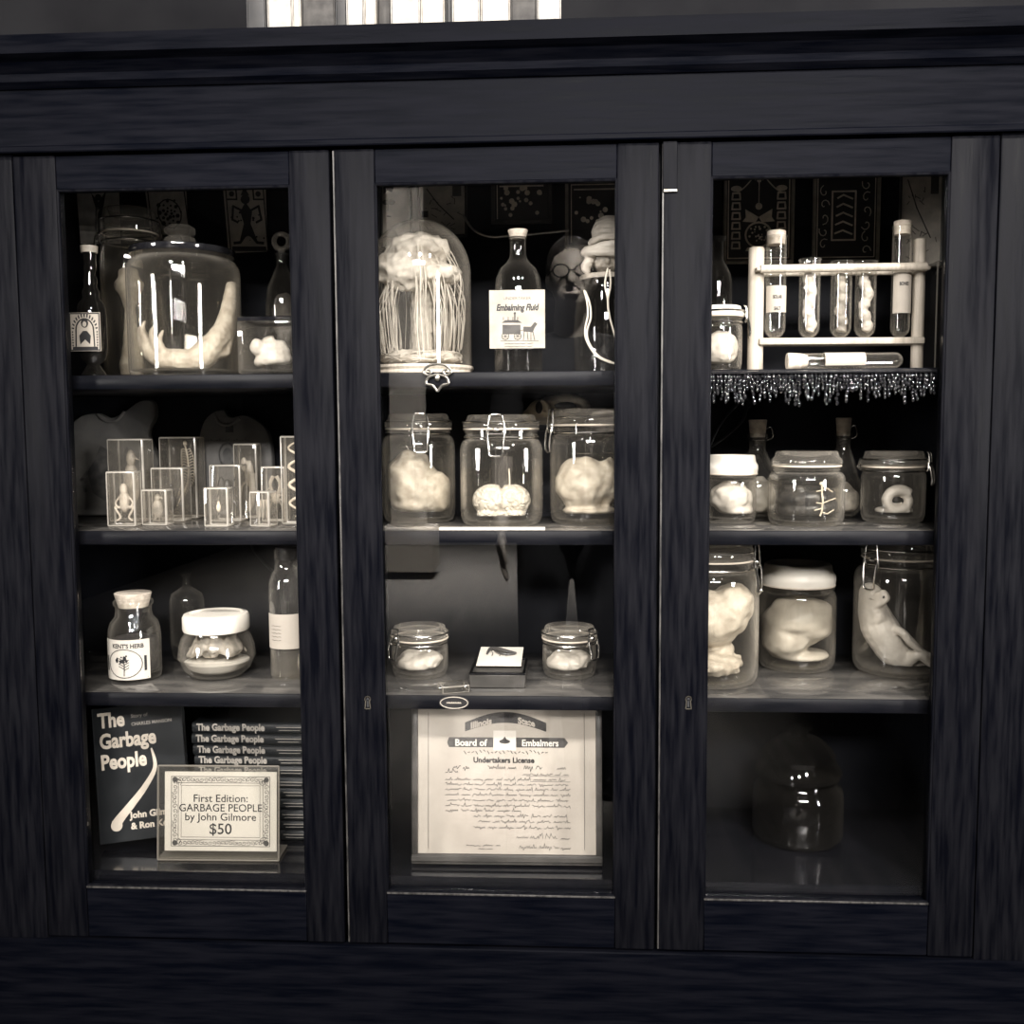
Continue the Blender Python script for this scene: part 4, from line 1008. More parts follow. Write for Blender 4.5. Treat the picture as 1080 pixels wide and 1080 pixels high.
# shrunken head on a dark bottle, with cords
Y = .19; c = at(640, 385, Y); u = wid(0, 10, 320, Y)/10; z = lambda y: at(640, y, Y).z-Zs
t = bottle('wide_bottle', 'wide pale bottle under the shrunken head by the door stile', (c.x, Y, Zs+.0006),
           [(30*u, 0), (32*u, .005), (33*u, z(350)), (31*u, z(322)), (26*u, z(306)), (25*u, z(300)), (26*u, z(297))], 'dimglass')
MB().lathe([(0, z(297)+.0008), (26.5*u, z(297)+.0008), (27*u, z(292)), (25*u, z(291)), (0, z(290.5))], 32).build('lid', 'grey', t)
hz_ = z(290.5)+.0012+Zs
s = specimen('shrunken_head', 'small wrinkled shrunken head in a pale wrapped turban', (c.x, Y, hz_), 'shrunken head')
m = MB(); m.ball((0, -.002, .021), (14.5*u, 14*u, .021), 4); m.ball((0, -.024, .018), (.0045, .006, .006), 2); m.ball((0, -.020, .010), (.008, .004, .0035), 2)
for sg in (-1, 1): m.ball((sg*.0095, -.018, .024), (.0055, .0045, .0042), 2); m.ball((sg*.013, -.016, .013), (.007, .006, .007), 2); m.ball((sg*.0225, 0, .018), (.003, .005, .007), 2)
m.tube([(-.016, -.016, .030), (-.004, -.021, .0285), (.004, -.021, .0285), (.016, -.016, .030)], .003, 8)
m.fused('head', 'grey', s, .0016, 1, lambda p: .0009*noise.noise(p*330))
m = MB()
for q in range(6):
    zz = .036+.0085*q; rr = (23-2.6*q+(2 if q == 1 else 0))*u
    P = [(rr*math.cos(a)+.002*q, rr*.9*math.sin(a), zz+.006*math.sin(a+q*1.3)) for a in [2*PI*k/28 for k in range(28)]]
    m.tube(P, .0062, 8, True)
m.ball((.004, .002, .068), (18*u, 17*u, .028), 3); m.tube(wiggle([(-.02, -.012, .034), (-.030, -.012, .020), (-.036, -.010, .008), (-.028, -.012, .002)], 4), [.007, .0075, .008, .0085, .009, .009, .0085, .008, .0075, .007, .006, .005, .004], 8)
m.fused('turban', 'pale', s, .0022, 2, lambda p: .0014*noise.noise(Vector((p.x*60, p.y*60, p.z*280))))
m = MB(); L0 = Vector((c.x, Y, hz_))
for pts in (((641, 283), (638, 300), (641, 315), (642, 330), (648, 352), (652, 366)), ((643, 284), (644, 300), (641, 318), (643, 334)),
            ((616, 306), (619, 318), (620, 332), (617, 348), (619, 360), (628, 374), (640, 381), (653, 384)), ((617, 307), (622, 320), (623, 335), (619, 350), (622, 363), (632, 376), (645, 382))):
    m.tube(wiggle([tuple(at(x, y, Y-.058)-L0) for x, y in pts], 5), .0016, 6)
m.build('cords', 'cord', s)

def framed(pts, label, Y=.322, inner='mountdark', fr='frame', kind='', fw=.006, group='framed prints along the back panel'):
    (x0, y0), (x1, y1) = pts; a, b2 = at(x0, y1, Y), at(x1, y0, Y); cx, cz = (a.x+b2.x)/2, (a.z+b2.z)/2; w, h = (b2.x-a.x)/2, (b2.z-a.z)/2
    t = thing('framed_print', label, 'picture', (cx, Y, cz), group=group)
    m = MB()
    for lo, hi in (((-w, 0, -h), (w, .010, -h+fw)), ((-w, 0, h-fw), (w, .010, h)), ((-w, 0, -h+fw), (-w+fw, .010, h-fw)), ((w-fw, 0, -h+fw), (w, .010, h-fw))): m.box(lo, hi, .001, 1)
    m.build('picture_frame', fr, t, ang=30)
    pc = strip((-w+fw, .005, -h+fw), (w-fw, .009, h-fw), 'print', inner, t)
    k = MB(); y = .0049; iw, ih = w-fw, h-fw
    mat = 'gold'
    if kind == 'crest':
        k.stroke([(-iw*.94, -ih*.94), (iw*.94, -ih*.94), (iw*.94, ih*.94), (-iw*.94, ih*.94)], .0018, y, True)
        for sg in (-1, 1):
            for q in range(6): k.stroke([(sg*iw*.70-.007, -ih*.72+q*ih*.22), (sg*iw*.70+.007, -ih*.72+q*ih*.22), (sg*iw*.70+.006, -ih*.58+q*ih*.22), (sg*iw*.70-.006, -ih*.58+q*ih*.22)], .0030, y, True)
            k.dot(sg*iw*.70, ih*.62, .0075, y, 12, 1.3, .7)
            k.stroke([(sg*iw*(.66-.5*q/9), ih*(.55+.34*(q/9)**1.4)) for q in range(10)], .0022, y)
            k.stroke([(sg*iw*(.20+.12*math.cos(q*.5)), ih*(.88+.1*math.sin(q*.5))) for q in range(9)], .0016, y)
            k.prism([(0, -ih*.02), (sg*iw*.42, ih*.16), (sg*iw*.40, -ih*.02), (sg*iw*.5, -ih*.12), (sg*iw*.1, -ih*.14)], y-.0003, y)
        k.stroke([(0, ih*.85), (0, ih*.30)], .0016, y); k.dot(0, ih*.22, .006, y, 12); k.dot(0, ih*.8, .004, y)
        k.stroke([(iw*.40*math.cos(a), -ih*.42+ih*.28*math.sin(a)) for a in [2*PI*q/24 for q in range(24)]], .0032, y, True)
        for q in range(24): k.dot(random.uniform(-.3, .3)*iw, -ih*.42+random.uniform(-.18, .18)*ih, random.uniform(.0010, .0024), y, 6)
        k.prism([(-iw*.4, -ih*.78), (iw*.4, -ih*.78), (iw*.34, -ih*.70), (-iw*.34, -ih*.70)], y-.0003, y)
    elif kind == 'panel':
        k.stroke([(-iw*.94, -ih*.94), (iw*.94, -ih*.94), (iw*.94, ih*.94), (-iw*.94, ih*.94)], .0016, y, True)
        k.stroke([(-iw*.46, -ih*.55), (iw*.30, -ih*.55), (iw*.30, ih*.55), (-iw*.46, ih*.55)], .003, y, True)
        for q in range(5): k.stroke([(-iw*.36+.001*q, -ih*.4+q*ih*.2), (-iw*.1, -ih*.33+q*ih*.2), (iw*.2, -ih*.42+q*ih*.2)], .0030, y)
        for q in range(11):
            a = q*.9; px_, pz_ = (-iw*.72 if q % 2 else iw*.66), -ih*.8+ih*.15*q
            k.stroke([(px_+.009*(1-j/10)*math.cos(a+j*.6), pz_+.011*(1-j/10)*math.sin(a+j*.6)) for j in range(9)], .0016, y)
    elif kind == 'sketch':
        mat = 'softink'
        k.stroke([(-iw*.7, ih*.8), (-iw*.2, ih*.2), (iw*.5, -ih*.4)], .002, y); k.prism([(iw*.45, ih*.5), (iw*.85, ih*.5), (iw*.85, ih*.9), (iw*.45, ih*.9)], y-.0003, y)
        k.prism([(-iw*.95, -ih*.3), (-iw*.65, -ih*.3), (-iw*.65, -ih*.05), (-iw*.95, -ih*.05)], y-.0003, y)
        for q in range(22): a_, b_ = random.uniform(-.8, .8)*iw, random.uniform(-.8, .6)*ih; k.stroke([(a_, b_), (a_+random.uniform(-.012, .012), b_+random.uniform(-.01, .01))], .0012, y)
    elif kind == 'head':
        mat = 'ink'
        # cropped portrait: hair, dark glasses, mouth and collar
        f = lambda p, q: (iw*p, ih*q)
        k.prism([f(-.95, .95), f(-.15, .95), f(-.18, .78), f(-.3, .66), f(-.62, .72), f(-.9, .60)], y-.0003, y)
        for sg in (-1, 1): k.dot(iw*(-.55+sg*.2), ih*.36, .0058, y, 10, 1.2, .8)
        k.stroke([f(-.95, .40), f(-.1, .38)], .0014, y); k.stroke([f(-.68, -.06), f(-.42, -.07)], .0018, y); k.stroke([f(-.58, .30), f(-.62, .10)], .001, y)
        k.prism([f(-.95, -.72), f(-.45, -.45), f(-.1, -.50), f(.2, -.72)], y-.0003, y)
    elif kind == 'relief':
        for q in range(22):
            a = random.uniform(0, 6.28); k.dot(random.uniform(-.8, .8)*iw, random.uniform(-.85, .7)*ih, random.uniform(.0015, .0055), y, 7)
        k.stroke([(-iw*.8, ih*.75), (iw*.8, ih*.75)], .0025, y); k.stroke([(-iw*.9, -ih*.9), (-iw*.9, ih*.9), (iw*.9, ih*.9)], .0016, y)
    k.build('print_lines', mat, pc, False)
    return t
framed(((402, 188), (433, 262)), 'pale portrait print of a face in dark glasses behind the dome', inner='oldprint', kind='head', fw=.003)
framed(((441, 190), (492, 250)), 'pale sketch print in a thin frame above the black glass bottle', inner='oldprint', kind='sketch', fw=.004)
framed(((518, 186), (582, 236)), 'dark print in a thin dark frame behind the cork of the fluid bottle', kind='relief', fr='frame')
framed(((596, 186), (664, 262)), 'print in a dull gilt frame behind the turbaned head', kind='relief', fr='frame2')

# ================================================================== BAY 2, second shelf
Zs = Z2
Y = .20; t, R, H = px_jar('clip_top_jar', 'large clip-top jar filled by a pale ribbed bag-shaped specimen', 403, 479, 437, Y, Zs, phi=.2, nr=.85, liquid=.70)
s = specimen('stomach_specimen', 'large pale ribbed sac bulging inside the jar beside the stile', t.location)
m = MB(); m.ball((-R*.24, 0, H*.37), (R*.74, R*.74, H*.28), 4, lump(2.2, .18)); m.ball((R*.32, -.004, H*.26), (R*.66, R*.66, H*.21), 3, lump(2.5, .2, 4)); m.ball((-R*.1, 0, H*.16), (R*.70, R*.68, H*.09), 3)
m.fused('sac', 'cream', s, .0034, 4, lambda p: .0024*abs(noise.noise(Vector((p.x*70+2, p.y*70, p.z*38))))-.0004, lim=(R*.86, .0165))
Y = .150; t, R, H = px_jar('clip_top_jar', 'clip-top jar with its wire catch in front, holding a brain', 485, 572, 438, Y, Zs, phi=-.06, nr=.86, liquid=.52, shoulder=.66, neck=.78, lidz=.87, sq=.25)
jc = t.location.copy()
s = specimen('brain', 'small pale folded brain resting at the bottom of the clip-top jar', jc, 'brain')
zz = at(527, 530, Y).z-Zs; bh = .029
m = MB()
for sg in (-1, 1): m.ball((sg*R*.25, -.004, .012+bh*.92), (R*.46, R*.55, bh*.92), 4)
m.ball((0, -.010, .018), (R*.22, R*.3, .011), 3); m.ball((-R*.3, -.012, .018), (R*.3, R*.4, .010), 3); m.ball((R*.3, -.012, .018), (R*.3, R*.4, .010), 3)
def gyri(p):
    q = p*100; w = Vector((noise.noise(q*.8), noise.noise(q*.8+Vector((9, 3, 1))), noise.noise(q*.8+Vector((2, 7, 5)))))*1.1
    v = abs(noise.noise(q+w)); v = min(v*3.6, 1.0)
    g = min(abs(p.x)/.004, 1)
    return .0032*(v-1)*1.0 - .003*(1-g)*(1 if p.z > .02 else .3)
m.fused('brain_body', 'pale', s, .0011, 4, gyri, lim=(R*.86, .0145))
# thread from the surface down to the brain
tx = at(537, 490, Y-.01)-jc; m = MB()
m.tube(wiggle([(tx.x, -.016, H*.512), (tx.x+.001, -.017, H*.40), (tx.x+.001, -.018, .052), (tx.x+.002, -.024, .030)], 5), .0011, 6).build('thread', 'cord', s)
Y = .17; t, R, H = px_jar('clip_top_jar', 'clip-top jar with a pale slab beside the brain jar, cut by the stile', 580, 662, 432, Y, Zs, phi=-1.25, nr=.90, liquid=.62, shoulder=.66, neck=.78)
s = specimen('slab_specimen', 'pale flat slab of tissue standing in the jar by the stile', t.location)
m = MB(); m.ball((-R*.16, -.010, H*.34), (R*.70, R*.50, H*.24), 4, lump(2, .16, 5)); m.ball((R*.48, .0, H*.36), (R*.36, R*.46, H*.21), 3, lump(2, .2, 8)); m.ball((0, 0, H*.11), (R*.72, R*.6, H*.042), 3)
m.fused('slab', 'cream', s, .003, 3, lambda p: .0020*noise.noise(p*75)+.0008*noise.noise(p*220), lim=(R*.89, .0155))
# white shelf strip
a = at(464, 556, .05); b2 = at(575, 556, .05)
t = thing('shelf_card', 'long narrow white card lying on the shelf edge before the brain jar', 'card', ((a.x+b2.x)/2, .047, Zs+.0008)); w = (b2.x-a.x)/2
strip((-w, -.008, 0), (w, .008, .0035), 'card', 'card', t)
# animal skull on dark stand at the back
Y = .295; c = at(588, 470, Y); u = wid(0, 10, 430, Y)/10; z = lambda y: at(588, y, Y).z-Zs
t = thing('display_stand', 'dark square stand holding up the animal skull behind the jars', 'stand', (c.x-8*u, Y, Zs+.0006))
MB().box((-24*u, -.024, 0), (24*u, .026, .008), .001, 1).box((-18*u, -.018, .008), (18*u, .02, z(454)), .001, 1).box((-22*u, -.022, z(454)), (28*u, .024, z(450)), .001, 1).build('stand_block', 'inner', t)
zk = z(450)+.0015+Zs
s = specimen('animal_skull', 'brown animal skull with dark eye sockets above the brain jar', (c.x, Y, zk), 'skull')
m = MB(); zz = lambda y: (at(588, y, Y).z-at(588, 437, Y).z)*.66
m.ball((6*u, .0, zz(405)), (27*u, .024, 12*u), 4); m.ball((-14*u, -.004, zz(411)), (16*u, .021, 10.5*u), 3); m.ball((-24*u, -.004, zz(420)), (11*u, .018, 8*u), 3)
m.tube(wiggle([(-8*u, -.024, zz(418)), (8*u, -.030, zz(414)), (24*u, -.022, zz(412))], 5), 2.4*u, 8)
m.tube(wiggle([(-16*u, -.022, zz(396)), (-10*u, -.027, zz(404)), (-10*u, -.027, zz(416))], 5), 2.4*u, 8)
m.tube(wiggle([(-27*u, -.012, zz(430)), (0, -.022, zz(430)), (20*u, -.014, zz(424))], 5), 3.4*u, 8)
m.ball((16*u, 0, zz(423)), (14*u, .016, 7*u), 3); m.ball((-4*u, 0, 4*u), (18*u, .018, 3.6*u), 3)
sk = m.fused('skull_bone', 'bone', s, .0026, 3, lambda p: .0009*noise.noise(p*130))
m = MB().ball((8*u, -.0265, zz(406)), (10.5*u, .006, 3.8*u), 3, lump(3, .2)); m.ball((-18*u, -.0245, zz(408)), (3.6*u, .006, 6*u), 3); m.build('eye_socket', 'mountdark', s)

# ================================================================== BAY 2, third shelf
Zs = Z3
def small_jar(name, label, x0, x1, yt, yb_, phi, sl, sn):
    c = on((x0+x1)/2, yb_, Zs); R = wid(x0, x1, 690, c.y+.04)/2; Y = c.y+R
    c = at((x0+x1)/2, yt+8, Y); H = c.z-Zs
    t = clip_jar(name, label, (c.x, Y, Zs+.0006), R, H, nr=.94, phi=phi, shoulder=.56, neck=.64, lidz=.76, liquid=None)
    s = specimen(sn, sl, t.location)
    m = MB(); m.ball((-R*.05, -.002, .022), (R*.80, R*.80, .016), 3, lump(2, .2)); m.ball((R*.3, -.004, .030), (R*.5, R*.5, .012), 3, lump(2, .3, 5)); m.ball((-R*.3, -R*.1, .032), (R*.4, R*.4, .011), 3, lump(2, .2, 2))
    m.fused('tissue', 'pale', s, .0026, 3, lambda p: .0012*noise.noise(p*140), lim=(R*.86, .0145))
    return t
small_jar('small_clip_jar', 'small clip-top jar with pale tissue beside the keyhole stile', 413, 472, 652, 719, -.75, 'folded pale tissue filling half the small jar nearer the keyhole', 'tissue_specimen')
small_jar('small_clip_jar', 'small clip-top jar with its catch swung open beside the insect box', 572, 629, 652, 719, .85, 'pale tissue mound in the small jar with the open catch', 'tissue_specimen')
# specimen box with insect card
a = on(495, 726, Zs); Yf = a.y; b2 = at(554, 726, Yf); w = (b2.x-a.x)/2; h = at(524, 712, Yf).z-Zs
t = thing('specimen_box', 'low dark wooden box in the middle of the third shelf', 'box', ((a.x+b2.x)/2, Yf, Zs+.0006))
dpt = .105
MB().box((-w, 0, 0), (w, dpt, h), .0015, 1).build('box_body', 'frame', t)
m = MB()
for lo, hi in (((-w, -.001, h), (w, .004, h+.003)), ((-w, dpt-.004, h), (w, dpt, h+.003)), ((-w, .004, h), (-w+.004, dpt-.004, h+.003)), ((w-.004, .004, h), (w, dpt-.004, h+.003))): m.box(lo, hi, .0006, 1)
m.build('box_rim', 'metal_dark', t)
P = on(501, 709, Zs+h); Q = on(549, 689, Zs+h); cwx = (on(549, 709, Zs+h).x-P.x)/2
t2 = thing('insect_card', 'small white card with one dark long-legged insect on the box', 'card', ((P.x+on(549, 709, Zs+h).x)/2, (P.y+Q.y)/2, Zs+h+.0095), rot=(.10, 0, 0))
dd = min((Q.y-P.y)/2, .046)
cdm = strip((-cwx, -dd, 0), (cwx, dd, .002), 'card', 'card', t2)
m = MB()
m.tube(wiggle([(-cwx*.62, dd*.05, .0045), (-cwx*.5, dd*.55, .006), (-cwx*.1, dd*.45, .0065), (cwx*.3, dd*.25, .006), (cwx*.72, dd*.15, .0045)], 6), [.0015+.002*math.sin(PI*min(1, i/24)) for i in range(25)], 8)
m.tube(wiggle([(-cwx*.3, dd*.4, .005), (0, dd*.05, .006), (cwx*.4, 0, .0045), (cwx*.66, dd*.1, .004)], 5), .0016, 6)
for sg, x in ((-1, -.45), (1, -.1), (-1, .2)): m.tube(wiggle([(cwx*x, dd*.4, .005), (cwx*(x+.1), dd*.0, .006), (cwx*(x+.06), -dd*.12, .0035)], 4), .0006, 5)
m.build('insect', 'dark', t2)
# clear acrylic offcut beside the box
a = on(466, 733, Zs); 
t = thing('acrylic_block', 'flat clear acrylic block between the small jar and the insect box', 'block', (at(478, 728, a.y+.02).x, a.y+.025, Zs+.0006), .35)
MB().box((-.022, -.018, 0), (.022, .018, .012), .0016, 2, 1).build('block', ['acrylic', 'acryledge'], t, ang=25)
# oval sticker on the shelf edge
P = at(479, 741, .036); t = thing('oval_sticker', 'small oval sticker with a rim on the edge of the third shelf', 'sticker', (P.x, .0357, P.z))
r = wid(463, 495, 741, .036)/2
q_ = MB().prism([(r*math.cos(k*PI/18), r*.46*math.sin(k*PI/18)) for k in range(36)], -.0006, .0002).build('sticker', 'mountdark', t, False)
k = MB(); k.stroke([(r*.9*math.cos(k_*PI/18), r*.38*math.sin(k_*PI/18)) for k_ in range(36)], .0011, -.0007, True)
for q in range(9): k.stroke([(-r*.5+q*r*.11, -.001), (-r*.47+q*r*.11, .001+.0006*(q % 2)), (-r*.43+q*r*.11, -.001)], .0007, -.0007)
k.build('sticker_print', 'gold', q_, False)

# ================================================================== BAY 2, cabinet bottom: framed certificate
Zs = Z4
Y = .075; a, b2 = at(441, 901, Y), at(629, 752, Y); w, h = (b2.x-a.x)/2, (b2.z-a.z)/2; cx = (a.x+b2.x)/2
zb = a.z-Zs
t = thing('framed_certificate', 'framed cream embalmers certificate leaning at the cabinet bottom', 'certificate', (cx, Y, Zs+.0022), rot=(-.10, 0, .015))
fw = .010; lo_ = zb; hi_ = zb+2*h
m = MB()
for lo, hi in (((-w-fw, -.006, 0), (w+fw, .014, lo_)), ((-w-fw, -.006, hi_), (w+fw, .014, hi_+fw*.6)), ((-w-fw, -.006, lo_), (-w, .014, hi_)), ((w, -.006, lo_), (w+fw, .014, hi_))): m.box(lo, hi, .002, 2)
m.box((-w-fw, -.010, lo_-.010), (w+fw, -.004, lo_-.002), .001, 1)
m.build('picture_frame', 'frame', t, ang=30)
pp = strip((-w, .001, lo_), (w, .006, hi_), 'paper', 'paper', t); y = .0008
strip((-w, -.0012, lo_), (w, -.0002, hi_), 'frame_glass', 'pane', t)
f = lambda px_, py_: ((px_-535)/(629-441)*2*w, lo_+(901-py_)/(901-752)*2*h)
k = MB(); k.stroke([f(452, 758), f(452, 896)], .0007, y); k.stroke([f(617, 758), f(617, 896)], .0007, y)
# banner behind the heading
k.prism([f(474, 783), f(472, 788), f(474, 793), f(596, 793), f(600, 788), f(596, 783)], y-.0002, y)
A = [f(491+(q*86/12), 777-9*math.sin(PI*q/12)) for q in range(13)]; B = [f(491+(q*86/12), 768-11*math.sin(PI*q/12)) for q in range(13)]
k.prism(A+B[::-1], y-.0002, y)
for q in range(22): k.stroke([f(490+q*4.1, 797+1.5*math.sin(q)), f(492+q*4.1, 798.5+1.5*math.cos(q*2))], .0012, y)
k.prism([f(525, 760), f(543, 760), f(541, 763), f(527, 763)], y-.0002, y)
k.build('heading_banner', 'softink', pp, False)
strip((f(521, 0)[0], y-.0006, f(0, 796)[1]), (f(545, 0)[0], y-.0003, f(0, 776)[1]), 'seal_panel', 'card', pp)
k = MB(); cx_, cz_ = f(533, 787); k.dot(cx_, cz_, .006, y-.0007, 14, 1.5, .6); k.prism([(cx_-.006, cz_), (cx_+.006, cz_), (cx_, cz_+.008)], y-.0009, y-.0007); k.build('seal', 'softink', pp, False)
def arc_text(body, size, x, z, mat, rise, span, **kw):
    o = text(body, size, mat, pp, x, z, y-.0005, **kw)
    for v in o.data.vertices: v.co.z += rise*math.cos(PI/2*min(1, abs(v.co.x)/span))
    return o
arc_text('Illinois', .0135, f(508, 0)[0], f(0, 775.5)[1], 'paper', .0125, .066, bold=.0006)
arc_text('State', .0135, f(556, 0)[0], f(0, 775.5)[1], 'paper', .0125, .066, bold=.0006)
text('THE', .0080, 'ink', pp, f(534, 0)[0], f(0, 763)[1], y-.0005, bold=.0002)
text('Board of', .0150, 'card', pp, f(497, 0)[0], f(0, 791.5)[1], y-.0005, bold=.0004, sx=.98)
text('Embalmers', .0150, 'card', pp, f(570.5, 0)[0], f(0, 791.5)[1], y-.0005, bold=.00035, sx=.90)
text('Undertakers License', .0125, 'ink', pp, f(532, 0)[0], f(0, 808.5)[1], y-.0005, bold=.0004, sx=.95)
def script_line(k, xa, xb, yy, amp=1.0, wd=.0007, gap=.16, seed=0):
    rnd = random.Random(seed); x = xa
    while x < xb-2:
        L = rnd.uniform(5, 15)*(1+amp*.2); e = min(x+L, xb); n = max(int((e-x)/1.1), 3); pts = []
        for q in range(n+1):
            up = 1.5*amp*(q % 2)*rnd.uniform(.6, 1.4)+(2.2*amp if rnd.random() < .14 else 0)-(1.5*amp if rnd.random() < .08 else 0)
            pts.append(f(x+(e-x)*q/n+.4*(q % 2), yy-up))
        k.stroke(pts, wd, y); x = e+rnd.uniform(1.6, 3.5)
k = MB()
script_line(k, 478, 500, 815, 1.4, .0008, seed=1); script_line(k, 515, 545, 815, 1.4, .0008, seed=2); script_line(k, 553, 572, 815, 1.6, .0008, seed=3); script_line(k, 588, 600, 815, 1.2, .0008, seed=4)
script_line(k, 470, 488, 819, 1, seed=5); k.build('handwriting', 'ink', pp, False)
k = MB()
for q, (xa, xb, yy) in enumerate(((552, 600, 821), (470, 600, 826.5), (470, 602, 831.5), (470, 602, 836.5), (470, 602, 842), (472, 600, 847.5), (470, 602, 853), (470, 550, 858), (500, 602, 863.5), (505, 602, 869), (500, 602, 875))):
    script_line(k, xa, xb, yy, .8, .00075, seed=20+q)
k.stroke([f(556, 822), f(601, 822)], .0005, y); k.stroke([f(560, 827.5), f(602, 827.5)], .0005, y)
k.build('body_script', 'softink', pp, False)
k = MB(); script_line(k, 545, 588, 885, 1.3, .0006, seed=50); script_line(k, 592, 602, 885.5, .8, .0008, seed=51); script_line(k, 548, 590, 895, 1.3, .0006, seed=52); script_line(k, 592, 602, 895.5, .8, .0008, seed=53)
script_line(k, 492, 528, 893, .5, .0007, seed=54); script_line(k, 505, 520, 896.5, .5, .0007, seed=55); k.build('signatures', 'softink', pp, False)

# ================================================================== BAY 3, upper shelf
Zs = Z1
framed(((763, 176), (839, 278)), 'gilt-lined crest print behind the test-tube rack, first from the stile', kind='crest', fr='frame2', fw=.005)
framed(((857, 176), (930, 277)), 'gilt-lined print of a figured panel behind the test-tube rack', kind='panel', fr='frame2', fw=.005)
framed(((948, 176), (997, 283)), 'narrow pale print behind the tall end post of the tube rack', kind='sketch', fr='frame', inner='oldprint', fw=.003)
# dark bottle and white packed jar beside the stile
Y = .225; c = at(756, 380, Y); u = wid(0, 10, 320, Y)/10; z = lambda y: at(756, y, Y).z-Zs
bottle('dark_bottle', 'slim dark bottle with a pale collar behind the white-filled jar', (c.x, Y, Zs+.0006),
       [(13*u, 0), (14*u, .005), (14*u, z(300)), (12.5*u, z(290)), (8*u, z(280)), (5*u, z(274)), (5*u, z(256)), (7.5*u, z(254)), (7.5*u, z(250))], 'dimglass')
Y = .12; t, R, H = px_jar('clip_top_jar', 'small wire-clip jar packed white beside the end of the tube rack', 737, 783, 324, Y, Zs, phi=1.35, nr=.93, shoulder=.62, neck=.72, lidz=.84, lid='white')
s = specimen('white_tissue', 'white crumpled tissue packed in the jar at the end of the tube rack', t.location)
m = MB().ball((0, 0, H*.36), (R*.82, R*.82, H*.28), 4, lump(4, .10)); m.fused('tissue', 'pale', s, .0026, 2, lambda p: .0022*noise.noise(p*110), lim=(R*.86, .0145))
# wooden test-tube rack
Y = .135; u = wid(0, 10, 320, Y)/10; ctr = at(885, 380, Y)
t = thing('test_tube_rack', 'pale wooden test-tube rack with two round end posts', 'test-tube rack', (ctr.x, Y, Zs+.0006), .05)
rel = lambda x, y: at(x, y, Y)-Vector((ctr.x, Y, Zs+.0006))
def post(x, yt, r):
    p = rel(x, yt); MB().lathe([(0, 0), (r, 0), (r, p.z-.002), (r-.002, p.z), (0, p.z)], 24, c=(p.x, 0, 0)).build('post', 'rackwood', t)
post(797, 262, 7.6*u); post(972, 251, 5.8*u)
a = rel(797, 287); b2 = rel(972, 283); a2 = rel(797, 361); b3 = rel(972, 362)
MB().tube([(a.x, -.0235, a.z), (b2.x, -.0235, b2.z)], 3.9*u, 14).build('rail', 'rackwood', t)
MB().tube([(a.x, .0235, a.z), (b2.x, .0235, b2.z)], 3.2*u, 14).build('rail', 'rackwood', t)
MB().box((a2.x, -.019, a2.z-.006), (b3.x, .019, a2.z+.0045), .002, 2).build('ledge', 'rackwood', t)
for x in (a.x, b2.x): MB().box((x-.006, -.026, a.z-.003), (x+.006, .026, a.z+.003), .001, 1).build('cross_bar', 'rackwood', t)
zl = a2.z+.0052+Zs+.0006
def tube_at(x, yt, hw, label, corkd, lab, inn, mat='pale', sl=None):
    p = at(x, yt, Y); r = hw*u; H = p.z-zl; ang = .05
    yy = Y+(p.x-ctr.x)*math.tan(ang)
    tt = thing('test_tube', label, 'test tube', (p.x, yy, zl), group='test tubes in the wooden rack')
    pr = [(0, 0)]+[(r*math.sin(a_), r-r*math.cos(a_)) for a_ in [PI/2*q/6 for q in range(1, 7)]]+[(r, H), (r+.0012, H+.001), (r+.0012, H+.003), (r-.0012, H+.003), (r-.0014, H), (r-.0014, r)]+[((r-.0014)*math.sin(a_), r-(r-.0014)*math.cos(a_)) for a_ in [PI/2*q/6 for q in range(5, -1, -1)]]
    MB().lathe(pr, 28).build('tube_glass', 'glass', tt)
    if corkd: corkm(r-.0018, H-.010, H+.011, tt, 'cork', 'cork', 1.02)
    if lab:
        lz1, lz0 = at(x, lab[0], Y-.01).z-zl, at(x, lab[1], Y-.01).z-zl
        lb = arc_label(r, lz0, lz1, 1.15, tt, 'paper', 0)
        for q, w_ in enumerate(lab[2]): text(w_, .0075, 'ink', lb, 0, lz1-.020-.018*q, 0, bold=.0003, sx=.62, bend=r+.0012)
    if inn:
        s_ = specimen('strip_specimen', sl, tt.location)
        m_ = MB(); P_ = [(inn*.2*r*math.sin(q*.55), -.1*r, .010+(H*.86-.010)*q/22) for q in range(23)]
        m_.tube(P_, [r*(.36+.22*abs(math.sin(q*.75+inn*3))) for q in range(23)], 10); m_.fused('strip', mat, s_, .0016, 2, lambda p_: .0011*noise.noise(p_*230), lim=(r-.0035, .006))
tube_at(818, 252, 10, 'corked test tube with a worn label nearest the thick post', True, (302, 330, ('SOLAR', 'SALT')), 0)
tube_at(854, 276, 10, 'open test tube holding a thick pale strip', False, None, .9, 'pale', 'thick pale strip in the second tube of the rack')
tube_at(888, 278, 10, 'wide test tube of cloudy tissue in the middle of the rack', False, None, .6, 'grey', 'grey tissue in the middle tube of the rack')
tube_at(914, 278, 10, 'open test tube holding a bent pale strip beside the long-labelled tube', False, None, 1.1, 'pale', 'bent pale strip in the fourth tube of the rack')
tube_at(953, 240, 9, 'tall corked test tube with a long printed label nearest the thin post', True, (287, 330, ('BONES',)), 0)
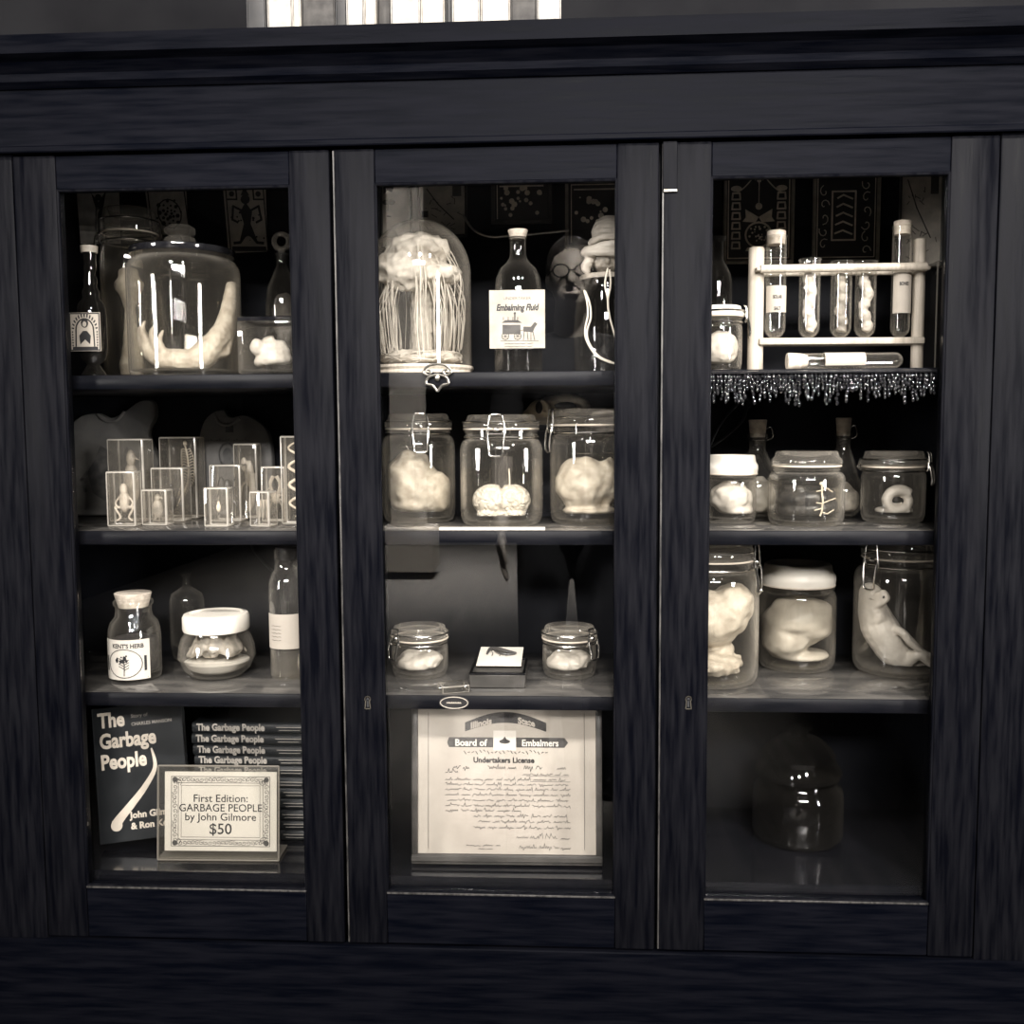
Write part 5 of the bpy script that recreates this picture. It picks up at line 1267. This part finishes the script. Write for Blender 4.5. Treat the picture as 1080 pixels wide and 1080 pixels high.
# tube lying in front of the rack
Y = .070; a = at(830, 372, Y); b2 = at(952, 375, Y); u = wid(0, 10, 372, Y)/10; L = b2.x-a.x; r = 7.5*u
t = thing('test_tube', 'corked test tube with a pale label lying on its side before the rack', 'test tube', (a.x, Y, Zs+r*1.1+.0008), rot=(0, PI/2, 0))
MB().lathe([(r-.001, .018), (r, .018), (r, L-r)]+[(r*math.cos(q*PI/12), L-r+r*math.sin(q*PI/12)) for q in range(1, 7)]+[((r-.0014)*math.cos(q*PI/12), L-r+(r-.0014)*math.sin(q*PI/12)) for q in range(6, -1, -1)]+[(r-.0014, .018)], 28).build('tube_glass', 'glass', t)
MB().lathe([(0, 0), (r*1.06, 0), (r*1.1, .004), (r*1.02, .020), (r*.8, .030), (0, .030)], 24).build('cork', 'cork', t)
MB().lathe([(r+.0004, .055), (r+.0009, .055), (r+.0009, .115), (r+.0004, .115), (r+.0004, .055)], 20, a0=PI-1.2, a1=PI+2.2).build('label', 'paper', t, ang=30)
# thin wire-edged display case at the end
Y = .15; a, b2 = at(978, 388, Y), at(1012, 278, Y)
t = thing('acrylic_case', 'narrow clear acrylic case standing beyond the thin rack post', 'case', ((a.x+b2.x)/2, Y, Zs+.0006)); w = (b2.x-a.x)/2; h = b2.z-Zs
MB().box((-w, -.03, 0), (w, .03, h), .0018, 1, 1).build('case', ['acrylic', 'acryledge'], t, ang=25)
# glossy bead fringe along the shelf edge
t = thing('bead_fringe', 'glossy black bead fringe hung along the edge of the upper shelf', 'fringe', (0, .030, Z1-.001))
xa, xb = at(745, 395, .03).x, .544
MB().tube([(xa, 0, -.004), (xb, 0, -.004)], .0026, 8).build('fringe_band', 'shiny', t)
m = MB(); rnd = random.Random(5); x = xa+.002
while x < xb-.002:
    n_ = rnd.randint(4, 8); zz = -.008
    for q in range(n_):
        rr = rnd.uniform(.0019, .0033); m.ball((x+rnd.uniform(-.0015, .0015), rnd.uniform(-.003, .001), zz-rr), (rr, rr, rr*rnd.uniform(1, 1.9)), 1); zz -= rr*2.1
    x += rnd.uniform(.0040, .0058)
f_ = m.build('beads', 'shiny', t); f_['kind'] = 'stuff'

# ================================================================== BAY 3, second shelf
Zs = Z2
def base_y(x, y, r): return on(x, y, Zs).y+r
Y = .175; t, R, H = px_jar('screw_jar', 'jar with a milky lid and white contents against the stile', 745, 798, 480, Y, Zs, clip=False, nr=.95, shoulder=.55, neck=.64, lidz=.72, lid='white')
s = specimen('white_mass', 'rounded white mass inside the milky-lidded jar', t.location)
m = MB().ball((0, 0, H*.36), (R*.84, R*.82, H*.25), 4, lump(2.5, .12)); m.ball((R*.2, 0, H*.18), (R*.7, R*.7, H*.10), 3); m.fused('mass', 'pale', s, .0026, 3, lambda p: .001*noise.noise(p*90), lim=(R*.88, .0145))
def flask(x0, x1, ytop, Y, label, sl, smat):
    c = at((x0+x1)/2, 530, Y); u = wid(0, 10, 490, Y)/10; R = (x1-x0)/2*u; H = at((x0+x1)/2, ytop, Y).z-Zs
    k = thing('corked_flask', label, 'flask', (c.x, Y, Zs+.0006), group='pear-shaped corked flasks')
    zb = R*1.02; nb_ = H*.66
    pr = [(R*.45, 0), (R*.6, .003), (R*.86, R*.4), (R, R*.95), (R*.93, R*1.35), (R*.70, R*1.75), (R*.40, nb_*.96), (R*.31, nb_+.006), (R*.31, H*.80), (R*.38, H*.815), (R*.38, H*.85), (R*.33, H*.86)]
    MB().lathe([(0, .004)]+pr+[(max(a_-.0022, .001), z_) for a_, z_ in reversed(pr[1:])]+[(0, .007)], 40).build('flask_glass', 'glass', k, ang=60)
    corkm(R*.29, H*.82, H, k, 'cork', 'cork', 1.18)
    w_ = MB().ring((0, 0, H*.79), R*.33, .0011, 24, 6); w_.tube(wiggle([(R*.33, 0, H*.79), (R*.55, -.004, H*.82), (R*.48, -.004, H*.92), (R*.3, -.002, H*.90)], 4), .0010, 6); w_.build('neck_wire', 'wire', k)
    s_ = specimen('flask_specimen', sl, k.location)
    m_ = MB().ball((0, -.003, R*.74), (R*.74, R*.74, R*.66), 3, lump(3, .16, x0)); m_.ball((R*.1, 0, R*1.15), (R*.34, R*.34, R*.4), 3, lump(3, .2)); m_.fused('specimen', smat, s_, .0026, 3, lambda p: .001*noise.noise(p*120), lim=(R*.72, .0085))
    return k
flask(772, 824, 443, .272, 'pear-shaped corked flask with white contents behind the milky-lidded jar', 'white contents of the corked flask nearer the stile', 'pale')
fk = flask(866, 910, 441, .275, 'pear-shaped corked flask with a grey oval behind the dark lizard jar', 'grey contents of the corked flask behind the clip jar', 'grey')
Y = .135; t, R, H = px_jar('screw_jar', 'wide round jar with a dark coiled snake and a white lizard skeleton', 811, 891, 476, Y, Zs, clip=False, nr=.84, shoulder=.60, neck=.72, lidz=.80, liquid=.64)
s = specimen('dark_snake', 'thick dark snake coiled inside the wide round jar', t.location, 'snake')
m = MB(); P = [(R*.66*(1-.004*q)*math.cos(q*.33+1.2), R*.64*math.sin(q*.33+1.2), .018+.00085*q) for q in range(48)]
m.tube(P, [.004+.0095*math.sin(PI*(q+3)/54) for q in range(48)], 12); e = Vector(P[-1]); m.ball(e, (.009, .008, .006), 2); m.fused('snake_body', 'dark', s, .002, 2, lambda p: .0005*noise.noise(p*400), lim=(R*.84, .0145))
s = specimen('lizard_skeleton', 'tiny white lizard skeleton against the wall of the snake jar', t.location, 'skeleton')
m = MB(); f = lambda x, y: tuple(at(x, y, Y-R*.80)-t.location)
ys = R*.0
def on_wall(x, y):
    p = Vector(f(x, y)); th = math.asin(max(-.8, min(.8, p.x/(R*.86)))); return (R*.885*math.sin(th), -R*.885*math.cos(th), max(p.z, .017))
m.tube([on_wall(*q) for q in ((866, 512), (866, 520), (867, 528), (866, 538), (864, 544))], .0014, 6); m.ball(on_wall(866, 510), (.004, .002, .003), 2)
for pts in (((860, 518), (866, 517), (872, 515), (878, 519)), ((860, 530), (866, 531), (874, 528), (882, 526)), ((866, 540), (872, 542), (880, 538)), ((858, 538), (866, 536))): m.tube([on_wall(*q) for q in pts], .0010, 6)
m.build('bones', 'bone', s)
Y = .185; t, R, H = px_jar('clip_top_jar', 'small clip-top jar with a pale coiled shell-like specimen', 910, 976, 476, Y, Zs, phi=1.05, nr=.94, shoulder=.62, neck=.70, lidz=.78)
s = specimen('curled_specimen', 'pale curled worm-like specimen inside the small clip-top jar', t.location)
m = MB(); P = [(R*.12+R*.42*(1-.010*q)*math.cos(q*.30+.6), -R*.10-.006*math.sin(q*.15), H*.30+H*.155*(1-.012*q)*math.sin(q*.30+.6)) for q in range(38)]
m.tube(P, [.0095*(1-.012*q) for q in range(38)], 12); m.ball((R*.1, R*.15, H*.15), (R*.6, R*.5, H*.08), 3, lump(2, .2)); m.fused('curl', 'pale', s, .002, 2, lambda p: .0006*noise.noise(p*160), lim=(R*.87, .0145))
# dark forceps hung on the back
o0 = at(768, 425, .328)
t = thing('forceps', 'dark bowed forceps hanging on the back above the milky-lidded jar', 'forceps', tuple(o0))
m = MB()
for pts in (((786, 420), (770, 434), (757, 452), (749, 470)), ((788, 424), (784, 442), (768, 458), (750, 471))): m.tube(wiggle([tuple(at(x, y, .322)-o0) for x, y in pts], 6), .0026, 8)
for x, y in ((787, 420), (789, 423)): m.ring(tuple(at(x-1, y+3, .322)-o0), .0075, .0018, 20, 6, axis='y')
m.build('forceps', 'metal_dark', t)

# ================================================================== BAY 3, third shelf
Zs = Z3
Y = base_y(752, 730, .075); t, R, H = px_jar('clip_top_jar', 'tall clip-top jar of pale organ tissue cut off by the stile', 702, 801, 570, Y, Zs, phi=1.1, nr=.86, shoulder=.70, neck=.80, lidz=.87, liquid=.78)
s = specimen('organ_specimen', 'large pale lobed organ hanging in the tall jar by the stile', t.location)
m = MB(); m.ball((-R*.05, -.004, H*.46), (R*.84, R*.78, H*.19), 4, lump(2, .16)); m.ball((R*.40, -.010, H*.56), (R*.50, R*.50, H*.14), 3, lump(2, .2, 3)); m.ball((R*.0, 0, H*.33), (R*.5, R*.6, H*.08), 3)
m.ball((-R*.1, -.01, H*.14), (R*.74, R*.74, H*.085), 4, lump(5, .3)); m.ball((R*.2, 0, H*.22), (R*.3, R*.3, H*.08), 3)
m.fused('organ', 'cream', s, .0034, 4, lambda p: .0018*noise.noise(p*80), lim=(R*.89, .0155))
Y = base_y(842, 712, .062); t, R, H = px_jar('screw_jar', 'white-capped jar filled with a broad smooth pale organ', 801, 882, 594, Y, Zs, clip=False, nr=.91, shoulder=.64, neck=.74, lidz=.80, liquid=.70, lid='white')
s = specimen('organ_specimen', 'broad smooth pale organ filling the white-capped jar', t.location)
m = MB(); m.ball((R*.08, -.004, H*.46), (R*.98, R*.86, H*.23), 4, lump(1.6, .10, 2)); m.ball((-R*.30, -.006, H*.28), (R*.66, R*.74, H*.18), 3, lump(2, .16)); m.ball((R*.1, .004, H*.11), (R*.78, R*.74, H*.055), 3)
m.fused('organ', 'pale', s, .0034, 5, lambda p: .0014*noise.noise(Vector((p.x*40, p.y*40, p.z*110))), lim=(R*.90, .0155))
# large jar with the unborn piglet
Y = base_y(951, 720, .085); t, R, H = px_jar('clip_top_jar', 'largest clip-top jar holding a pale unborn piglet', 903, 999, 568, Y, Zs, phi=-1.05, nr=.80, shoulder=.70, neck=.79, lidz=.86)
jl = t.location.copy()
s = specimen('piglet', 'pale unborn piglet leaning upright against the wall of the largest jar', jl, 'piglet')
g = lambda x, y, d: (Vector(at(x, y, Y+d))-jl)
m = MB()
def limb(pts, rs): 
    P = wiggle(pts, 6); n_ = len(P); q = []
    for i in range(n_):
        f_ = i/(n_-1)*(len(rs)-1); j = min(int(f_), len(rs)-2); q.append(rs[j]+(rs[j+1]-rs[j])*(f_-j))
    m.tube(P, q, 14)
    m.ball(P[0], q[0], 3); m.ball(P[-1], q[-1], 2)
limb([g(918, 640, -.010), g(928, 662, -.014), g(945, 686, -.012), g(966, 702, -.006), g(979, 708, .0)], [.025, .0305, .0300, .0245, .016])     # trunk
m.ball(g(917, 632, -.016), (.0235, .023, .028), 4)                                                                 # head
m.ball(g(924, 650, -.028), (.0185, .018, .0155), 3)                                                                # jaw and cheek
limb([g(920, 636, -.026), g(925, 633, -.036), g(931, 630, -.046)], [.0155, .0128, .0118])                                # snout
m.lathe([(0, -.003), (.0112, -.003), (.0126, 0), (.0118, .0026), (0, .0026)], 22, c=(0, 0, 0))
m.b.verts.ensure_lookup_table()
rm_ = Matrix.Translation(g(931.5, 629.5, -.049)) @ (Vector((.55, -.80, .12)).to_track_quat('Z', 'Y').to_matrix().to_4x4())
bmesh.ops.transform(m.b, matrix=rm_, verts=m.b.verts[-68:])
limb([g(944, 664, -.036), g(952, 668, -.050), g(961, 679, -.053), g(974, 688, -.050), g(983, 692, -.046)], [.0085, .0068, .0056, .0050, .0046])    # near foreleg
limb([g(933, 668, -.004), g(948, 664, -.010), g(963, 677, -.014), g(970, 684, -.016)], [.009, .006, .0046, .0036])     # far foreleg
limb([g(958, 696, -.030), g(970, 690, -.048), g(980, 699, -.046), g(989, 702, -.038)], [.013, .0085, .0062, .0045])    # near hind leg
limb([g(970, 704, .006), g(983, 702, .010), g(991, 704, .004)], [.012, .007, .004])
limb([g(981, 711, .004), g(986, 714, -.004), g(984, 717, -.008)], [.0042, .003, .0018])                            # tail
limb([g(912, 632, -.030), g(910, 640, -.038), g(913, 652, -.042)], [.005, .0098, .0035])                            # folded ear
# keep every point inside the jar wall
lim = R-.0055
for v in m.b.verts:
    r_ = math.hypot(v.co.x, v.co.y); L_ = lim if v.co.z < H*.68 else lim-(v.co.z-H*.68)*.5
    if r_ > L_: k_ = L_/r_; v.co.x *= k_; v.co.y *= k_
    v.co.z = max(v.co.z, .011)
m.fused('piglet_body', 'pale', s, .0019, 3, lambda p: .0007*noise.noise(p*140), lim=(R-.0062, .0135, H*.66, .8))
e = g(920.5, 632, -.0385); m = MB()
m.tube(wiggle([e+Vector((-.004, .003, .001)), e+Vector((0, -.001, -.0005)), e+Vector((.004, .002, .001))], 4), .0009, 6); m.build('closed_eye', 'grey', s)
m = MB()
for sg in (-1, 1): m.ball(rm_ @ Vector((.0032*sg, .0, .0034)), (.0017, .0016, .0024), 2)
m.build('nostrils', 'dark', s)

# ================================================================== BAY 3, cabinet bottom: apothecary jar, shade put into its dark glass and contents
Zs = Z4
Y = .21; c = at(840, 905, Y); u = wid(0, 10, 850, Y)/10; z = lambda y: at(840, y, Y).z-Zs
t = thing('apothecary_jar', 'tall jar with a stepped glass lid, glass darkened for shade in the bottom compartment', 'jar', (c.x, Y, Zs+.0006))
R = 43*u
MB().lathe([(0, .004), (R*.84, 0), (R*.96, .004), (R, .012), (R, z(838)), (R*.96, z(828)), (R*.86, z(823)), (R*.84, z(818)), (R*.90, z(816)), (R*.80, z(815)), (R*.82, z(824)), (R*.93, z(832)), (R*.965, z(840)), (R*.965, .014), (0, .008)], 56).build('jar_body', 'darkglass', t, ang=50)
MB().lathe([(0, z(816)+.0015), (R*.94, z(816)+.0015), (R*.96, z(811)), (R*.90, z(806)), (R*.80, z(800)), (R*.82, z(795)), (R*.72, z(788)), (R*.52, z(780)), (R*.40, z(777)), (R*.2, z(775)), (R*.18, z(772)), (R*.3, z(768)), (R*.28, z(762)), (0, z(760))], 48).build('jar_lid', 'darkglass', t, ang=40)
s = specimen('shade_dark_specimen', 'mass coloured dark for shade at the bottom of the shade-darkened jar', t.location)
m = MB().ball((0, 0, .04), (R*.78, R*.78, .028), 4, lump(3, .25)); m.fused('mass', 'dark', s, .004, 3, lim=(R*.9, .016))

# ================================================================== on top of the cabinet
ztop = GZ+.5715
rnd = random.Random(3)
x = at(262, 50, .02).x; xe = at(592, 50, .02).x
tones = {'pale': 'oldcard', 'greyish': 'softink', 'white': 'oldprint', 'dark': 'mountdark', 'tan': 'cork'}
seq = [('dark', 20, .19), ('pale', 26, .21), ('white', 9, .2), ('greyish', 34, .205), ('dark', 12, .18), ('pale', 18, .215), ('white', 12, .2), ('greyish', 14, .19), ('pale', 30, .22), ('white', 24, .205), ('dark', 7, .19), ('pale', 28, .2), ('white', 30, .215), ('greyish', 26, .2), ('pale', 24, .19)]
tot = sum(q[1] for q in seq); sc_ = (xe-x)/tot
names = ['first', 'second', 'third', 'fourth', 'fifth', 'sixth', 'seventh', 'eighth', 'ninth', 'tenth', 'eleventh', 'twelfth', 'thirteenth', 'fourteenth', 'last']
for i, (tn, wpx, h) in enumerate(seq):
    w = wpx*sc_
    t = thing('shelved_book', f'{tn} book spine, {names[i]} along the row on top of the cabinet', 'book', (x, .012+rnd.uniform(0, .012), ztop), group='books on top of the cabinet')
    m = MB().box((.0006, 0, 0), (w-.0006, .003, h), .0012, 2); m.box((.0006, 0, 0), (.0026, .15, h)); m.box((w-.0026, 0, 0), (w-.0006, .15, h)); m.build('cover', tones[tn], t, ang=30)
    strip((.0028, .0032, .003), (w-.0028, .145, h-.004), 'pages', 'pages', t)
    x += w
